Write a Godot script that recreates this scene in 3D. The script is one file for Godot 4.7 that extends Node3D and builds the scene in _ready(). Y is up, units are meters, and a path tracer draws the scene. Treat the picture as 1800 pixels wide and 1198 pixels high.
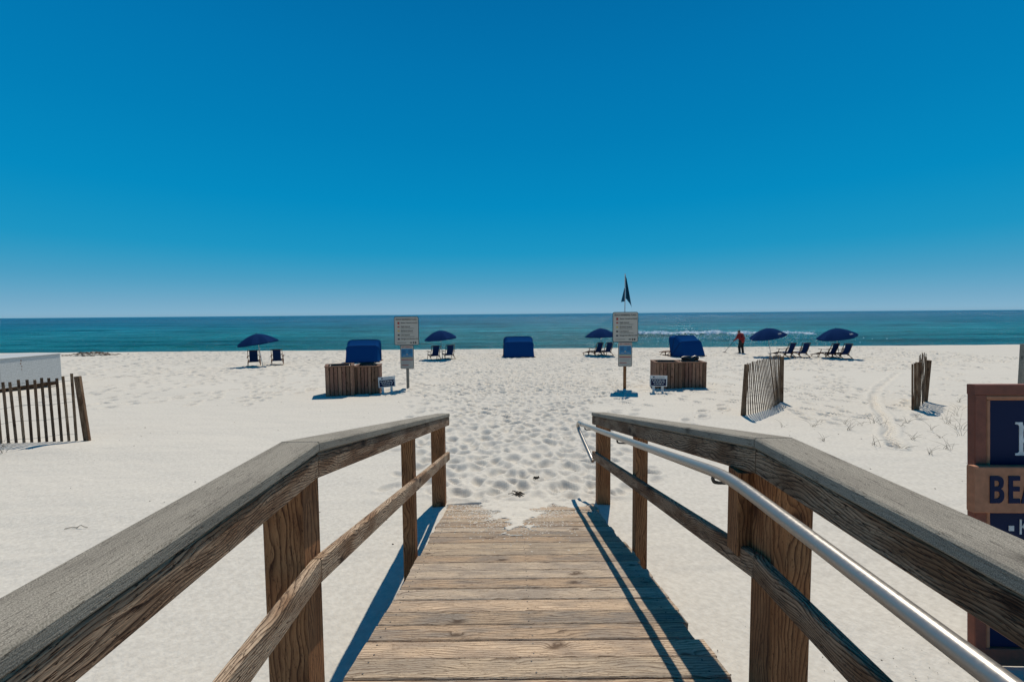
extends Node3D
# Beach access ramp looking out over white sand to a teal sea. Camera stands on the boardwalk; -Z is seaward.

const DECK_Y := 0.986        # level deck
const KINK := 1.58           # distance at which the ramp starts
const SLOPE := 0.19
const RAIL_L := -0.686       # inner faces of the rails
const RAIL_R := 0.855
const SEA_Y := -1.9

var rng := RandomNumberGenerator.new()
var M := {}
var counts := {}
var n_broad := FastNoiseLite.new()
var n_fine := FastNoiseLite.new()
var TX := PackedFloat32Array()
var TZ := PackedFloat32Array()
var HT := PackedFloat32Array()

func _ready() -> void:
	rng.seed = 11
	# ---- camera, sky, sun, exposure
	var cam := Camera3D.new()
	cam.name = "camera"
	cam.fov = 73.65
	cam.near = 0.05
	cam.far = 15000.0
	cam.position = Vector3(0, 2.4, 0)
	cam.rotation_degrees = Vector3(-3.41, 0, -0.477)
	add_child(cam)
	cam.current = true
	var env := Environment.new()
	env.background_mode = Environment.BG_SKY
	env.tonemap_mode = Environment.TONE_MAPPER_LINEAR
	env.tonemap_exposure = 1.0
	env.sdfgi_enabled = true
	env.ssao_enabled = true
	env.ssil_enabled = true
	env.sky = make_sky()
	var we := WorldEnvironment.new()
	we.name = "world_environment"
	we.environment = env
	add_child(we)
	var sun := DirectionalLight3D.new()
	sun.name = "sun"
	var az := deg_to_rad(15.0)
	var el := deg_to_rad(56.0)
	var to_sun := Vector3(sin(az) * cos(el), sin(el), -cos(az) * cos(el))
	sun.basis = Basis.looking_at(-to_sun, Vector3.UP)
	sun.light_energy = 1.24
	sun.light_color = Color(1.0, 0.965, 0.91)
	sun.light_angular_distance = 0.5
	sun.shadow_enabled = true
	add_child(sun)
	# ---- setting, then things
	make_materials()
	make_sand()
	make_sea()
	make_boardwalk()
	make_entry_sign()
	make_fences()
	make_storage_box()
	make_bins()
	make_warning_signs()
	make_notice_boards()
	make_beach_sets()
	make_cabanas()
	make_person()
	make_plants()
	make_debris()

# ------------------------------------------------------------------ sky
func make_sky() -> Sky:
	# clear air only: colour by height above the horizon, the same all round
	var stops := [[-90.0, Color8(120, 150, 165)], [0.0, Color8(136, 178, 203)], [1.5, Color8(115, 169, 199)], [4.0, Color8(76, 158, 195)], [7.5, Color8(30, 149, 195)], [13.0, Color8(5, 138, 192)],
		[20.0, Color8(2, 126, 183)], [27.0, Color8(2, 117, 176)], [34.0, Color8(2, 107, 166)], [50.0, Color8(4, 86, 140)], [90.0, Color8(5, 68, 116)]]
	var im := Image.create(64, 512, false, Image.FORMAT_RGBF)
	for y in 512:
		var e := 90.0 - (y + 0.5) / 512.0 * 180.0
		var c: Color = stops[0][1]
		for k in stops.size() - 1:
			if e >= stops[k][0] and e <= stops[k + 1][0]:
				var t: float = (e - stops[k][0]) / (stops[k + 1][0] - stops[k][0])
				c = stops[k][1].lerp(stops[k + 1][1], t)
		c = c.srgb_to_linear()
		for x in 64:
			im.set_pixel(x, y, c)
	var m := PanoramaSkyMaterial.new()
	m.panorama = ImageTexture.create_from_image(im)
	var s := Sky.new()
	s.sky_material = m
	return s

# ------------------------------------------------------------------ materials
func lin(r: float, g: float, b: float) -> Color:
	return Color(r, g, b).linear_to_srgb()

func plain(c: Color, rough := 0.8, metal := 0.0) -> StandardMaterial3D:
	var m := StandardMaterial3D.new()
	m.albedo_color = c
	m.roughness = rough
	m.metallic = metal
	return m

func noise_tex(freq: float, size := 512, octaves := 4, a := Color.BLACK, b := Color.WHITE, seed_ := 1) -> NoiseTexture2D:
	var n := FastNoiseLite.new()
	n.noise_type = FastNoiseLite.TYPE_SIMPLEX_SMOOTH
	n.frequency = freq
	n.fractal_octaves = octaves
	n.seed = seed_
	var t := NoiseTexture2D.new()
	t.width = size
	t.height = size
	t.seamless = true
	t.noise = n
	var r := Gradient.new()
	r.set_color(0, a)
	r.set_color(1, b)
	t.color_ramp = r
	return t

# A sawn board: u runs along the grain over 3 m (wraps), v across it.
func wood(seed_: int, rings: float, contrast: float, knots: int, crack: float, light: Color, dark: Color, patch: Color) -> Array:
	var w := 1024
	var h := 192
	var a := FastNoiseLite.new()
	a.seed = seed_
	a.frequency = 1.0
	a.fractal_octaves = 3
	var r := RandomNumberGenerator.new()
	r.seed = seed_ * 7 + 3
	var ks := []
	for k in knots:
		ks.append([r.randf(), r.randf_range(0.1, 0.9), r.randf_range(0.7, 1.3)])
	var col := PackedByteArray()
	col.resize(w * h * 3)
	var hei := PackedByteArray()
	hei.resize(w * h)
	var cs := PackedFloat32Array()
	var sn := PackedFloat32Array()
	for x in w:
		cs.append(cos(TAU * x / w))
		sn.append(sin(TAU * x / w))
	var at := 0
	for y in h:
		var v := float(y) / h
		for x in w:
			var c := cs[x]
			var s := sn[x]
			var d := v * rings + a.get_noise_3d(c * 0.8, s * 0.8, v * 0.8) * rings * 0.26 + 0.35 * a.get_noise_3d(c * 2.5, s * 2.5, v * 3.0)
			var kd := 0.0
			for k in ks:
				var du: float = fposmod(float(x) / w - k[0] + 0.5, 1.0) - 0.5
				var dv: float = v - k[1]
				var q: float = (du * du * 4200.0 + dv * dv * 60.0) / (k[2] * k[2])
				if q < 9.0:
					d += 1.8 * exp(-q)
					kd += exp(-q * 2.2)
			var ring := d - floorf(d)
			var line := ring * ring * ring * (0.55 + 0.9 * absf(a.get_noise_3d(c * 1.1 + 3.0, s * 1.1, floorf(d) * 3.7)))
			if ring > 0.94:
				line *= (1.0 - ring) / 0.06
			var fib := a.get_noise_3d(c * 9.0, s * 9.0, v * 80.0) * 1.25
			var broad := a.get_noise_3d(c * 1.3 + 40.0, s * 1.3, v * 1.6)
			var cr := absf(a.get_noise_3d(c * 2.2 + 9.0, s * 2.2, v * 14.0))
			var ck := crack * clampf(1.0 - cr / 0.035, 0.0, 1.0)
			var t := clampf(line * contrast + fib * 0.5 + 0.12 + kd * 0.75 + ck, 0.0, 1.0)
			var k2 := clampf(broad * 1.6 + 0.35, 0.0, 1.0)
			var m := 1.0 + fib * 0.22
			col[at * 3] = int(clampf(lerpf(lerpf(light.r, patch.r, k2), dark.r, t) * m, 0.0, 1.0) * 255.0)
			col[at * 3 + 1] = int(clampf(lerpf(lerpf(light.g, patch.g, k2), dark.g, t) * m, 0.0, 1.0) * 255.0)
			col[at * 3 + 2] = int(clampf(lerpf(lerpf(light.b, patch.b, k2), dark.b, t) * m, 0.0, 1.0) * 255.0)
			hei[at] = int(clampf(0.72 + 0.2 * fib + line * 0.3 - ck * 0.9 - kd * 0.15, 0.0, 1.0) * 255.0)
			at += 1
	return [ImageTexture.create_from_image(Image.create_from_data(w, h, false, Image.FORMAT_RGB8, col)), ImageTexture.create_from_image(Image.create_from_data(w, h, false, Image.FORMAT_L8, hei))]

func wood_mat(t: Array, tint := Color.WHITE, relief := 0.25, rough := 0.85) -> StandardMaterial3D:
	var m := plain(tint, rough)
	m.albedo_texture = t[0]
	m.heightmap_enabled = true
	m.heightmap_texture = t[1]
	m.heightmap_scale = relief
	m.metallic_specular = 0.35
	return m

func make_materials() -> void:
	var deck := wood(3, 11.0, 1.0, 3, 1.0, Color8(214, 194, 168), Color8(92, 76, 62), Color8(178, 164, 147))
	var deck2 := wood(5, 9.0, 0.95, 4, 1.0, Color8(212, 186, 156), Color8(88, 72, 58), Color8(172, 160, 146))
	var rail := wood(8, 19.0, 1.15, 4, 1.0, Color8(214, 188, 158), Color8(50, 34, 24), Color8(156, 122, 92))
	var post := wood(12, 12.0, 1.2, 3, 0.8, Color8(178, 128, 86), Color8(74, 44, 26), Color8(150, 102, 66))
	var crate := wood(17, 10.0, 1.0, 3, 0.8, Color8(186, 150, 124), Color8(92, 66, 50), Color8(160, 124, 104))
	M.deck = []
	for k in 5:
		var g: float = [1.0, 0.93, 1.04, 0.88, 0.97][k]
		M.deck.append(wood_mat(deck if k % 2 == 0 else deck2, Color(g, g * [1.0, 0.985, 0.97, 1.0, 0.99][k], g * [1.0, 0.97, 0.94, 1.0, 0.97][k]), 0.12))
	M.rail = wood_mat(rail, Color(0.86, 0.83, 0.81), 0.32)
	M.rail_light = wood_mat(rail, Color.WHITE, 0.32)
	M.post = wood_mat(post, Color.WHITE, 0.15)
	M.slat = [wood_mat(rail, Color(0.74, 0.69, 0.65), 0.15), wood_mat(rail, Color(0.6, 0.55, 0.51), 0.15), wood_mat(rail, Color(0.88, 0.84, 0.8), 0.15)]
	M.bin = [wood_mat(crate, Color(1, 0.96, 0.94), 0.2), wood_mat(crate, Color(0.9, 0.84, 0.84), 0.2), wood_mat(crate, Color(0.8, 0.78, 0.76), 0.2)]
	M.chair_wood = wood_mat(post, Color(0.72, 0.66, 0.6), 0.1)
	# weathered grey rail cap: open grain with lichen specks
	var cap := wood(21, 20.0, 0.3, 2, 0.8, Color8(214, 209, 199), Color8(116, 111, 104), Color8(192, 187, 178))
	M.cap = wood_mat(cap, Color(1.0, 0.975, 0.935), 0.12, 0.95)
	M.cap.detail_enabled = true
	M.cap.detail_blend_mode = BaseMaterial3D.BLEND_MODE_MUL
	M.cap.detail_uv_layer = BaseMaterial3D.DETAIL_UV_2
	M.cap.uv2_triplanar = true
	M.cap.uv2_world_triplanar = true
	M.cap.uv2_scale = Vector3(3.1, 3.1, 3.1)
	M.cap.detail_albedo = noise_tex(0.22, 512, 2, Color(0.5, 0.5, 0.49), Color(1, 1, 1), 5)
	# sand
	var sand := plain(lin(0.67, 0.625, 0.54), 0.95)
	sand.metallic_specular = 0.2
	sand.uv1_triplanar = true
	sand.uv1_world_triplanar = true
	sand.uv1_scale = Vector3(0.9, 0.9, 0.9)
	sand.albedo_texture = noise_tex(0.016, 1024, 6, Color(0.9, 0.895, 0.89), Color(1, 1, 1), 3)
	sand.heightmap_enabled = true
	sand.heightmap_texture = noise_tex(0.03, 1024, 6, Color.BLACK, Color.WHITE, 9)
	sand.heightmap_scale = 0.3
	M.sand = sand
	# sea
	var sea := plain(Color.WHITE, 0.22)
	sea.vertex_color_use_as_albedo = true
	sea.metallic_specular = 0.22
	sea.uv1_triplanar = true
	sea.uv1_world_triplanar = true
	sea.uv1_scale = Vector3(0.05, 0.05, 0.17)
	sea.heightmap_enabled = true
	sea.heightmap_texture = noise_tex(0.02, 1024, 5, Color.BLACK, Color.WHITE, 15)
	sea.heightmap_scale = 25.0
	M.sea = sea
	M.foam_and_glitter = plain(lin(0.85, 0.87, 0.87), 0.9)
	M.steel = plain(lin(0.36, 0.335, 0.3), 0.46, 0.6)
	M.steel.roughness_texture = noise_tex(0.03, 512, 4, Color(0.6, 0.6, 0.6), Color(1, 1, 1), 31)
	M.steel.uv1_triplanar = true
	M.steel.uv1_scale = Vector3(4, 4, 4)
	M.dark_steel = plain(lin(0.09, 0.09, 0.09), 0.55, 0.8)
	M.wire = plain(lin(0.12, 0.11, 0.1), 0.6, 0.5)
	M.navy_cloth = cloth(lin(0.01, 0.025, 0.08))
	M.umbrella = cloth(lin(0.01, 0.03, 0.095))
	M.cabana = cloth(lin(0.006, 0.05, 0.17))
	M.white_pole = plain(lin(0.5, 0.5, 0.48), 0.5)
	M.sign_face = plain(lin(0.5, 0.44, 0.36), 0.6)
	M.sign_back = plain(lin(0.3, 0.3, 0.3), 0.5, 0.3)
	M.ink = plain(lin(0.015, 0.015, 0.017), 0.6)
	M.sign_red = plain(lin(0.34, 0.03, 0.03), 0.6)
	M.sign_blue = plain(lin(0.03, 0.2, 0.36), 0.6)
	M.sign_sea = plain(lin(0.02, 0.13, 0.25), 0.6)
	M.sign_tan = plain(lin(0.42, 0.33, 0.2), 0.6)
	M.sign_yellow = plain(lin(0.55, 0.38, 0.04), 0.6)
	M.white_paint = plain(lin(0.74, 0.74, 0.72), 0.6)
	M.box_paint = plain(lin(0.6, 0.6, 0.58), 0.6)
	M.navy_paint = plain(lin(0.005, 0.013, 0.05), 0.6)
	M.navy_paint.metallic_specular = 0.25
	M.frame_brown = plain(lin(0.24, 0.068, 0.036), 0.7)
	M.frame_tan = plain(lin(0.46, 0.19, 0.095), 0.7)
	for k in ["frame_brown", "frame_tan", "box_paint", "white_paint"]:
		M[k].heightmap_enabled = true
		M[k].heightmap_texture = noise_tex(0.08, 256, 3, Color.BLACK, Color.WHITE, 44)
		M[k].heightmap_scale = 0.06
		M[k].uv1_triplanar = true
		M[k].uv1_scale = Vector3(3, 3, 3)
		M[k].albedo_texture = noise_tex(0.02, 256, 5, Color(0.86, 0.86, 0.85), Color(1, 1, 1), 45)
	M.bag = plain(lin(0.012, 0.012, 0.013), 0.35)
	M.rust = plain(lin(0.25, 0.11, 0.04), 0.9)
	M.flag = cloth(lin(0.012, 0.075, 0.13))
	M.dry_grass = plain(lin(0.1, 0.08, 0.05), 0.9)
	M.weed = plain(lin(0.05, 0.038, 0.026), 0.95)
	M.leaf_litter = plain(lin(0.12, 0.085, 0.055), 0.95)
	M.body = plain(Color.WHITE, 0.9)
	M.body.vertex_color_use_as_albedo = true

func cloth(c: Color) -> StandardMaterial3D:
	var m := plain(c, 0.9)
	m.specular_mode = BaseMaterial3D.SPECULAR_DISABLED
	return m

# ------------------------------------------------------------------ mesh helpers
func new_st() -> SurfaceTool:
	var st := SurfaceTool.new()
	st.begin(Mesh.PRIMITIVE_TRIANGLES)
	return st

func v(st: SurfaceTool, p: Vector3, n: Vector3, uv: Vector2) -> void:
	st.set_normal(n)
	st.set_uv(uv)
	st.add_vertex(p)

# a flat triangle whose front looks away from `inside`
func tri(st: SurfaceTool, a: Vector3, b: Vector3, c: Vector3, inside: Vector3, ua := Vector2.ZERO, ub := Vector2.ZERO, uc := Vector2.ZERO) -> void:
	var n := (a - c).cross(a - b)
	if n.length_squared() < 1e-16:
		return
	n = n.normalized()
	if n.dot((a + b + c) / 3.0 - inside) < 0.0:
		v(st, a, -n, ua)
		v(st, c, -n, uc)
		v(st, b, -n, ub)
	else:
		v(st, a, n, ua)
		v(st, b, n, ub)
		v(st, c, n, uc)

func quad(st: SurfaceTool, a: Vector3, b: Vector3, c: Vector3, d: Vector3, inside: Vector3, ua := Vector2.ZERO, ub := Vector2.ZERO, uc := Vector2.ZERO, ud := Vector2.ZERO) -> void:
	tri(st, a, b, c, inside, ua, ub, uc)
	tri(st, a, c, d, inside, ua, uc, ud)

# A chamfered board from p0 to p1; w along `side`, t across. plumb: the ends are cut in planes of constant z.
func board(st: SurfaceTool, p0: Vector3, p1: Vector3, side: Vector3, w: float, t: float, bevel := 0.004, plumb := false, uo := -1.0, ends := 0.0) -> void:
	var d := (p1 - p0).normalized()
	var s := (side - d * side.dot(d)).normalized()
	var u := s.cross(d).normalized()
	var hw := w / 2
	var ht := t / 2
	var b := minf(bevel, minf(hw, ht) * 0.6)
	var sec := [Vector2(-hw + b, -ht), Vector2(hw - b, -ht), Vector2(hw, -ht + b), Vector2(hw, ht - b), Vector2(hw - b, ht), Vector2(-hw + b, ht), Vector2(-hw, ht - b), Vector2(-hw, -ht + b)]
	var off: float = rng.randf() if uo < 0.0 else uo
	var vo := rng.randf()
	var r0: Array[Vector3] = []
	var r1: Array[Vector3] = []
	var pv := [0.0]
	for i in 8:
		var o: Vector3 = s * sec[i].x + u * sec[i].y
		var a := p0 + o
		var e := p1 + o
		if plumb and absf(d.z) > 0.01:
			a += d * ((p0.z - a.z) / d.z)
			e += d * ((p1.z - e.z) / d.z)
		if ends > 0.0:
			a += d * rng.randf_range(-ends, ends)
			e += d * rng.randf_range(-ends, ends)
		r0.append(a)
		r1.append(e)
		pv.append(pv[i] + (sec[(i + 1) % 8] - sec[i]).length())
	var mid := (p0 + p1) / 2
	var len_ := p0.distance_to(p1)
	var tl := 3.0
	var tw := 0.2
	for i in 8:
		var j := (i + 1) % 8
		var va: float = pv[i] / tw + vo
		var vb: float = pv[i + 1] / tw + vo
		quad(st, r0[i], r0[j], r1[j], r1[i], mid, Vector2(off, va), Vector2(off, vb), Vector2(off + len_ / tl, vb), Vector2(off + len_ / tl, va))
	for ring in [r0, r1]:
		var c: Vector3 = (ring[0] + ring[2] + ring[4] + ring[6]) / 4.0
		for i in 8:
			var j := (i + 1) % 8
			tri(st, c, ring[i], ring[j], mid, Vector2(off, vo), Vector2(off + sec[i].x * 0.3, vo + sec[i].y * 4.0), Vector2(off + sec[j].x * 0.3, vo + sec[j].y * 4.0))

func box(st: SurfaceTool, c: Vector3, size: Vector3, bevel := 0.004) -> void:
	# the longest side carries the grain
	if size.x >= size.y and size.x >= size.z:
		board(st, c - Vector3(size.x / 2, 0, 0), c + Vector3(size.x / 2, 0, 0), Vector3(0, 1, 0), size.y, size.z, bevel)
	elif size.y >= size.z:
		board(st, c - Vector3(0, size.y / 2, 0), c + Vector3(0, size.y / 2, 0), Vector3(1, 0, 0), size.x, size.z, bevel)
	else:
		board(st, c - Vector3(0, 0, size.z / 2), c + Vector3(0, 0, size.z / 2), Vector3(1, 0, 0), size.x, size.y, bevel)

# a smooth tube through points; r a radius or an array of radii
func tube(st: SurfaceTool, pts: Array, r: Variant, seg := 10) -> void:
	var n := pts.size()
	var rings := []
	var prev := Vector3.ZERO
	for i in n:
		var d: Vector3 = (pts[mini(i + 1, n - 1)] - pts[maxi(i - 1, 0)]).normalized()
		if prev == Vector3.ZERO:
			prev = d.cross(Vector3.UP if absf(d.y) < 0.9 else Vector3.RIGHT).normalized()
		var a := (prev - d * prev.dot(d)).normalized()
		prev = a
		var b := d.cross(a)
		var ring := []
		for k in seg:
			ring.append(a * cos(TAU * k / seg) + b * sin(TAU * k / seg))
		rings.append(ring)
	for i in n - 1:
		var ra: float = r[i] if r is Array else r
		var rb: float = r[i + 1] if r is Array else r
		for k in seg:
			var j := (k + 1) % seg
			var p := [pts[i] + rings[i][k] * ra, pts[i] + rings[i][j] * ra, pts[i + 1] + rings[i + 1][j] * rb, pts[i + 1] + rings[i + 1][k] * rb]
			var nn := [rings[i][k], rings[i][j], rings[i + 1][j], rings[i + 1][k]]
			var fn: Vector3 = (p[0] - p[2]).cross(p[0] - p[1])
			var order := [0, 1, 2, 0, 2, 3] if fn.dot(nn[0]) > 0.0 else [0, 2, 1, 0, 3, 2]
			for q in order:
				v(st, p[q], nn[q], Vector2(float(k) / seg, float(i) / n))
	for e in [0, n - 1]:
		var re: float = r[e] if r is Array else r
		var inside: Vector3 = pts[1] if e == 0 else pts[n - 2]
		for k in seg:
			tri(st, pts[e], pts[e] + rings[e][k] * re, pts[e] + rings[e][(k + 1) % seg] * re, inside)

func smooth_path(pts: Array, steps := 6) -> Array:
	var c := Curve3D.new()
	for i in pts.size():
		var t: Vector3 = (pts[mini(i + 1, pts.size() - 1)] - pts[maxi(i - 1, 0)]) / 6.0
		c.add_point(pts[i], -t, t)
	var out := []
	for i in pts.size() - 1:
		for k in steps:
			out.append(c.sample(i, float(k) / steps))
	out.append(pts[-1])
	return out

# ------------------------------------------------------------------ object helpers
func numbered(called: String) -> String:
	var k: int = counts.get(called, 0)
	counts[called] = k + 1
	return called if k == 0 else "%s_%03d" % [called, k]

func tag(o: Node, label: String, category: String, group := "", kind := "") -> void:
	if label:
		o.set_meta("label", label)
	if category:
		o.set_meta("category", category)
	if group:
		o.set_meta("group", group)
	if kind:
		o.set_meta("kind", kind)

func thing(called: String, label: String, category: String, at := Vector3.ZERO, turn := 0.0, group := "") -> Node3D:
	var o := Node3D.new()
	o.name = numbered(called)
	add_child(o)
	o.position = at
	o.rotation.y = turn
	tag(o, label, category, group)
	return o

func part(parent: Node, called: String, shape: Variant, m: Material) -> MeshInstance3D:
	var o := MeshInstance3D.new()
	o.name = called if parent != self else numbered(called)
	o.mesh = shape.commit() if shape is SurfaceTool else shape
	o.material_override = m
	parent.add_child(o, true)
	return o

func copy_of(o: Node3D, at: Vector3, turn: float, label: String) -> Node3D:
	var base := String(o.name)
	var c: Node3D = o.duplicate()
	c.name = numbered(base)
	add_child(c)
	c.position = at
	c.rotation.y = turn
	c.set_meta("label", label)
	return c

func lettering(parent: Node, text: String, at: Vector3, cap: float, m: Material, serif := false, align := HORIZONTAL_ALIGNMENT_LEFT, squeeze := 1.0, bold := false) -> MeshInstance3D:
	var f := SystemFont.new()
	f.font_names = PackedStringArray(["Droid Serif" if serif else "Droid Sans"])
	if bold:
		f.font_weight = 700
	var t := TextMesh.new()
	t.font = f
	t.text = text
	t.font_size = 32
	t.pixel_size = cap / (0.714 * 32.0)
	t.depth = 0.003
	t.curve_step = 2.0
	t.horizontal_alignment = align
	t.vertical_alignment = VERTICAL_ALIGNMENT_CENTER
	var o := part(parent, "lettering", t, m)
	o.position = at
	o.scale.x = squeeze
	return o

# ------------------------------------------------------------------ sand
const PROFILE := [[-60.0, 1.4], [-8.0, 0.45], [1.0, 0.34], [5.0, 0.33], [8.0, 0.22], [11.0, 0.1], [14.5, 0.0], [20.0, -0.25], [27.0, -0.56], [38.5, -0.62], [41.0, -0.75], [48.0, -1.35], [60.0, -2.6], [90.0, -4.0]]

func profile(d: float) -> float:
	for k in PROFILE.size() - 1:
		if d < PROFILE[k + 1][0]:
			var t: float = clampf((d - PROFILE[k][0]) / (PROFILE[k + 1][0] - PROFILE[k][0]), 0.0, 1.0)
			return lerpf(PROFILE[k][1], PROFILE[k + 1][1], t)
	return PROFILE[-1][1]

func deck_y(d: float) -> float:
	return DECK_Y - SLOPE * maxf(0.0, d - KINK)

# the sand's height without footprints, d metres ahead
func ground(x: float, d: float) -> float:
	var h := profile(d)
	h += 0.045 * n_broad.get_noise_2d(x * 0.9, d * 0.9) * clampf((d - 3.0) / 4.0, 0.3, 1.0) * (1.0 if d < 25.0 else 0.5)
	# sand banked up to the end of the ramp
	h += 0.05 * exp(-pow((d - 4.8) / 0.7, 2.0) - pow((x - 0.08) / 1.1, 2.0))
	# low drift in front of the left fence
	var a := (x + 8.2) / 2.6
	var b := (d - 7.3) / 0.55
	h += 0.07 * exp(-a * a - b * b)
	return h

func col_at(x: float) -> int:
	return TX.bsearch(x)

func row_at(d: float) -> int:
	return TZ.bsearch(d)

func stamp(x: float, d: float, ang: float, long: float, wide: float, deep: float, rim := 0.4, fresh := 0.85) -> void:
	# a print presses the sand to its own floor and pushes up a rim; later prints wipe out earlier ones
	var reach := long * 1.8
	var i0 := col_at(x - reach)
	var i1 := col_at(x + reach)
	var j0 := row_at(d - reach)
	var j1 := row_at(d + reach)
	var ca := cos(ang)
	var sa := sin(ang)
	var nx := TX.size()
	var level := ground(x, d) - deep
	for j in range(j0, mini(j1, TZ.size())):
		var dz := TZ[j] - d
		for i in range(i0, mini(i1, nx)):
			var dx := TX[i] - x
			var a := (dz * ca + dx * sa) / long
			var b := (dx * ca - dz * sa) / wide
			var q := a * a + b * b
			if q < 3.2:
				var k := j * nx + i
				if q < 1.0:
					HT[k] = lerpf(HT[k], level - deep * 0.35 * a, fresh * (1.0 - q * q))
				else:
					var up := level + deep + deep * rim * sin(PI * (sqrt(q) - 1.0) / 0.789)
					if up > HT[k]:
						HT[k] = lerpf(HT[k], up, 0.75 * sin(PI * (sqrt(q) - 1.0) / 0.789))

func soften(d0: float, d1: float, x0: float, x1: float) -> void:
	# dry sand slumps: one pass of a small average
	var nx := TX.size()
	var src := HT.duplicate()
	for j in range(row_at(d0), row_at(d1)):
		for i in range(col_at(x0), col_at(x1)):
			var k := j * nx + i
			HT[k] = (src[k] * 4.0 + 2.0 * (src[k - 1] + src[k + 1] + src[k - nx] + src[k + nx]) + src[k - nx - 1] + src[k - nx + 1] + src[k + nx - 1] + src[k + nx + 1]) / 16.0

func make_sand() -> void:
	n_broad.seed = 4
	n_broad.frequency = 0.22
	n_broad.fractal_octaves = 3
	n_fine.seed = 9
	n_fine.frequency = 1.0
	n_fine.fractal_octaves = 3
	var x := -190.0
	while x < 190.0:
		TX.append(x)
		var a := absf(x + 0.0001)
		x += 0.026 if a < 2.4 else 0.045 if a < 10.0 else 0.11 if a < 32.0 else 0.6 if a < 50.0 else 6.0
	var d := -40.0
	while d < 88.0:
		TZ.append(d)
		d += 4.0 if d < -8.0 else 0.4 if d < 0.0 else 0.06 if d < 3.4 else clampf(0.0047 * d, 0.024, 0.085) if d < 42.0 else 1.0
	var nx := TX.size()
	var nz := TZ.size()
	HT.resize(nx * nz)
	for j in nz:
		var dd := TZ[j]
		var near := clampf(1.0 - (dd - 14.0) / 12.0, 0.25, 1.0) if dd > 0.0 else 1.0
		for i in nx:
			var xx := TX[i]
			var h := ground(xx, dd)
			if dd < 42.0 and dd > 0.0 and absf(xx) < 34.0:
				h += near * (0.012 * n_fine.get_noise_2d(xx * 0.7, dd * 1.5) + 0.0035 * n_fine.get_noise_2d(xx * 2.6 + 7.0, dd * 7.0))
			HT[j * nx + i] = h
	# footprints: the trodden way down to the water
	var r := RandomNumberGenerator.new()
	r.seed = 77
	for k in 2300:
		var dd := 4.95 + 10.5 * pow(r.randf(), 0.9)
		var half := 0.95 + (dd - 5.0) * 0.13
		var xx := 0.12 + r.randfn(0.0, half * 0.62)
		if absf(xx - 0.1) > half * 1.7:
			continue
		var s := r.randf_range(0.75, 1.15)
		stamp(xx, dd, r.randfn(0.0, 0.55) + (PI if r.randf() < 0.5 else 0.0), 0.15 * s, 0.09 * s, r.randf_range(0.035, 0.095), 0.5)
	soften(4.8, 16.0, -4.5, 4.5)
	for k in 2600:
		var dd := 13.0 + 20.0 * r.randf()
		var xx := r.randfn(0.1 + (dd - 14.0) * 0.03, 1.7 + (dd - 13.0) * 0.22)
		stamp(xx, dd, r.randfn(0.0, 0.8), r.randf_range(0.15, 0.2), 0.11, r.randf_range(0.03, 0.1), 0.55)
	# the beach by the chairs, walked all over
	for k in 4600:
		var dd := 38.5 - 19.0 * pow(r.randf(), 1.6)
		var xx := r.randf_range(-31.0, 31.0)
		stamp(xx, dd, r.randf_range(-PI, PI), r.randf_range(0.16, 0.26), 0.14, r.randf_range(0.03, 0.14), 0.6)
	# single walks off to the sides
	for w in 120:
		var xx := r.randf_range(-16.0, 18.0)
		var dd := r.randf_range(8.5, 23.0)
		if xx > -5.5 and xx < -1.0 and dd < 12.0:
			continue
		var dir := r.randf_range(-0.9, 0.9) + (PI if r.randf() < 0.5 else 0.0)
		for k in r.randi_range(6, 16):
			if dd < 8.8 or (xx < -5.0 and dd < 11.5):
				break
			var sd := 0.11 * (1.0 if k % 2 == 0 else -1.0)
			stamp(xx + cos(dir) * sd, dd - sin(dir) * sd, dir, 0.165, 0.085, r.randf_range(0.05, 0.1), 0.55)
			xx += sin(dir) * 0.55
			dd += cos(dir) * 0.55
			dir += r.randf_range(-0.2, 0.2)
	# the dragged track on the right
	var tr := [Vector2(16.2, 19.0), Vector2(11.0, 13.6), Vector2(9.28, 11.6), Vector2(8.2, 10.0), Vector2(7.33, 8.8), Vector2(6.4, 7.6), Vector2(6.0, 7.04)]
	for k in tr.size() - 1:
		var n := int(tr[k].distance_to(tr[k + 1]) / 0.1)
		for q in n:
			var p: Vector2 = tr[k].lerp(tr[k + 1], float(q) / n)
			p += Vector2(0.03, 0.0) * sin(q * 0.35)
			var dir: Vector2 = tr[k + 1] - tr[k]
			stamp(p.x, p.y, atan2(dir.x, dir.y), 0.13, 0.12, 0.075, 0.3, 0.6)
	stamp(6.0, 7.02, 0.3, 0.13, 0.1, 0.07, 0.6)
	# sand kept under the ramp, spilling over its last boards
	for j in nz:
		var dd := TZ[j]
		if dd > 5.2:
			break
		for i in range(col_at(-0.9), col_at(1.1)):
			var xx := TX[i]
			if xx > RAIL_L - 0.02 and xx < RAIL_R + 0.02 and dd < 4.78:
				var y := minf(HT[j * nx + i], deck_y(dd) - 0.075)
				var e := (xx - 0.02) / 0.34
				var spill := 0.030 * (1.0 - e * e) - (4.70 - dd) * 0.036 + 0.026 * n_fine.get_noise_2d(xx * 4.0, dd * 5.0)
				var e2 := (xx - 0.62) / 0.2
				spill = maxf(spill, 0.016 * (1.0 - e2 * e2) - (4.7 - dd) * 0.09 + 0.015 * n_fine.get_noise_2d(xx * 5.0 + 3.0, dd * 5.0))
				if spill > -0.004 and dd > 3.4:
					y = deck_y(dd) + minf(spill * 0.7, 0.016)
				HT[j * nx + i] = y
	# mesh
	var pos := PackedVector3Array()
	var nor := PackedVector3Array()
	pos.resize(nx * nz)
	nor.resize(nx * nz)
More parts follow.
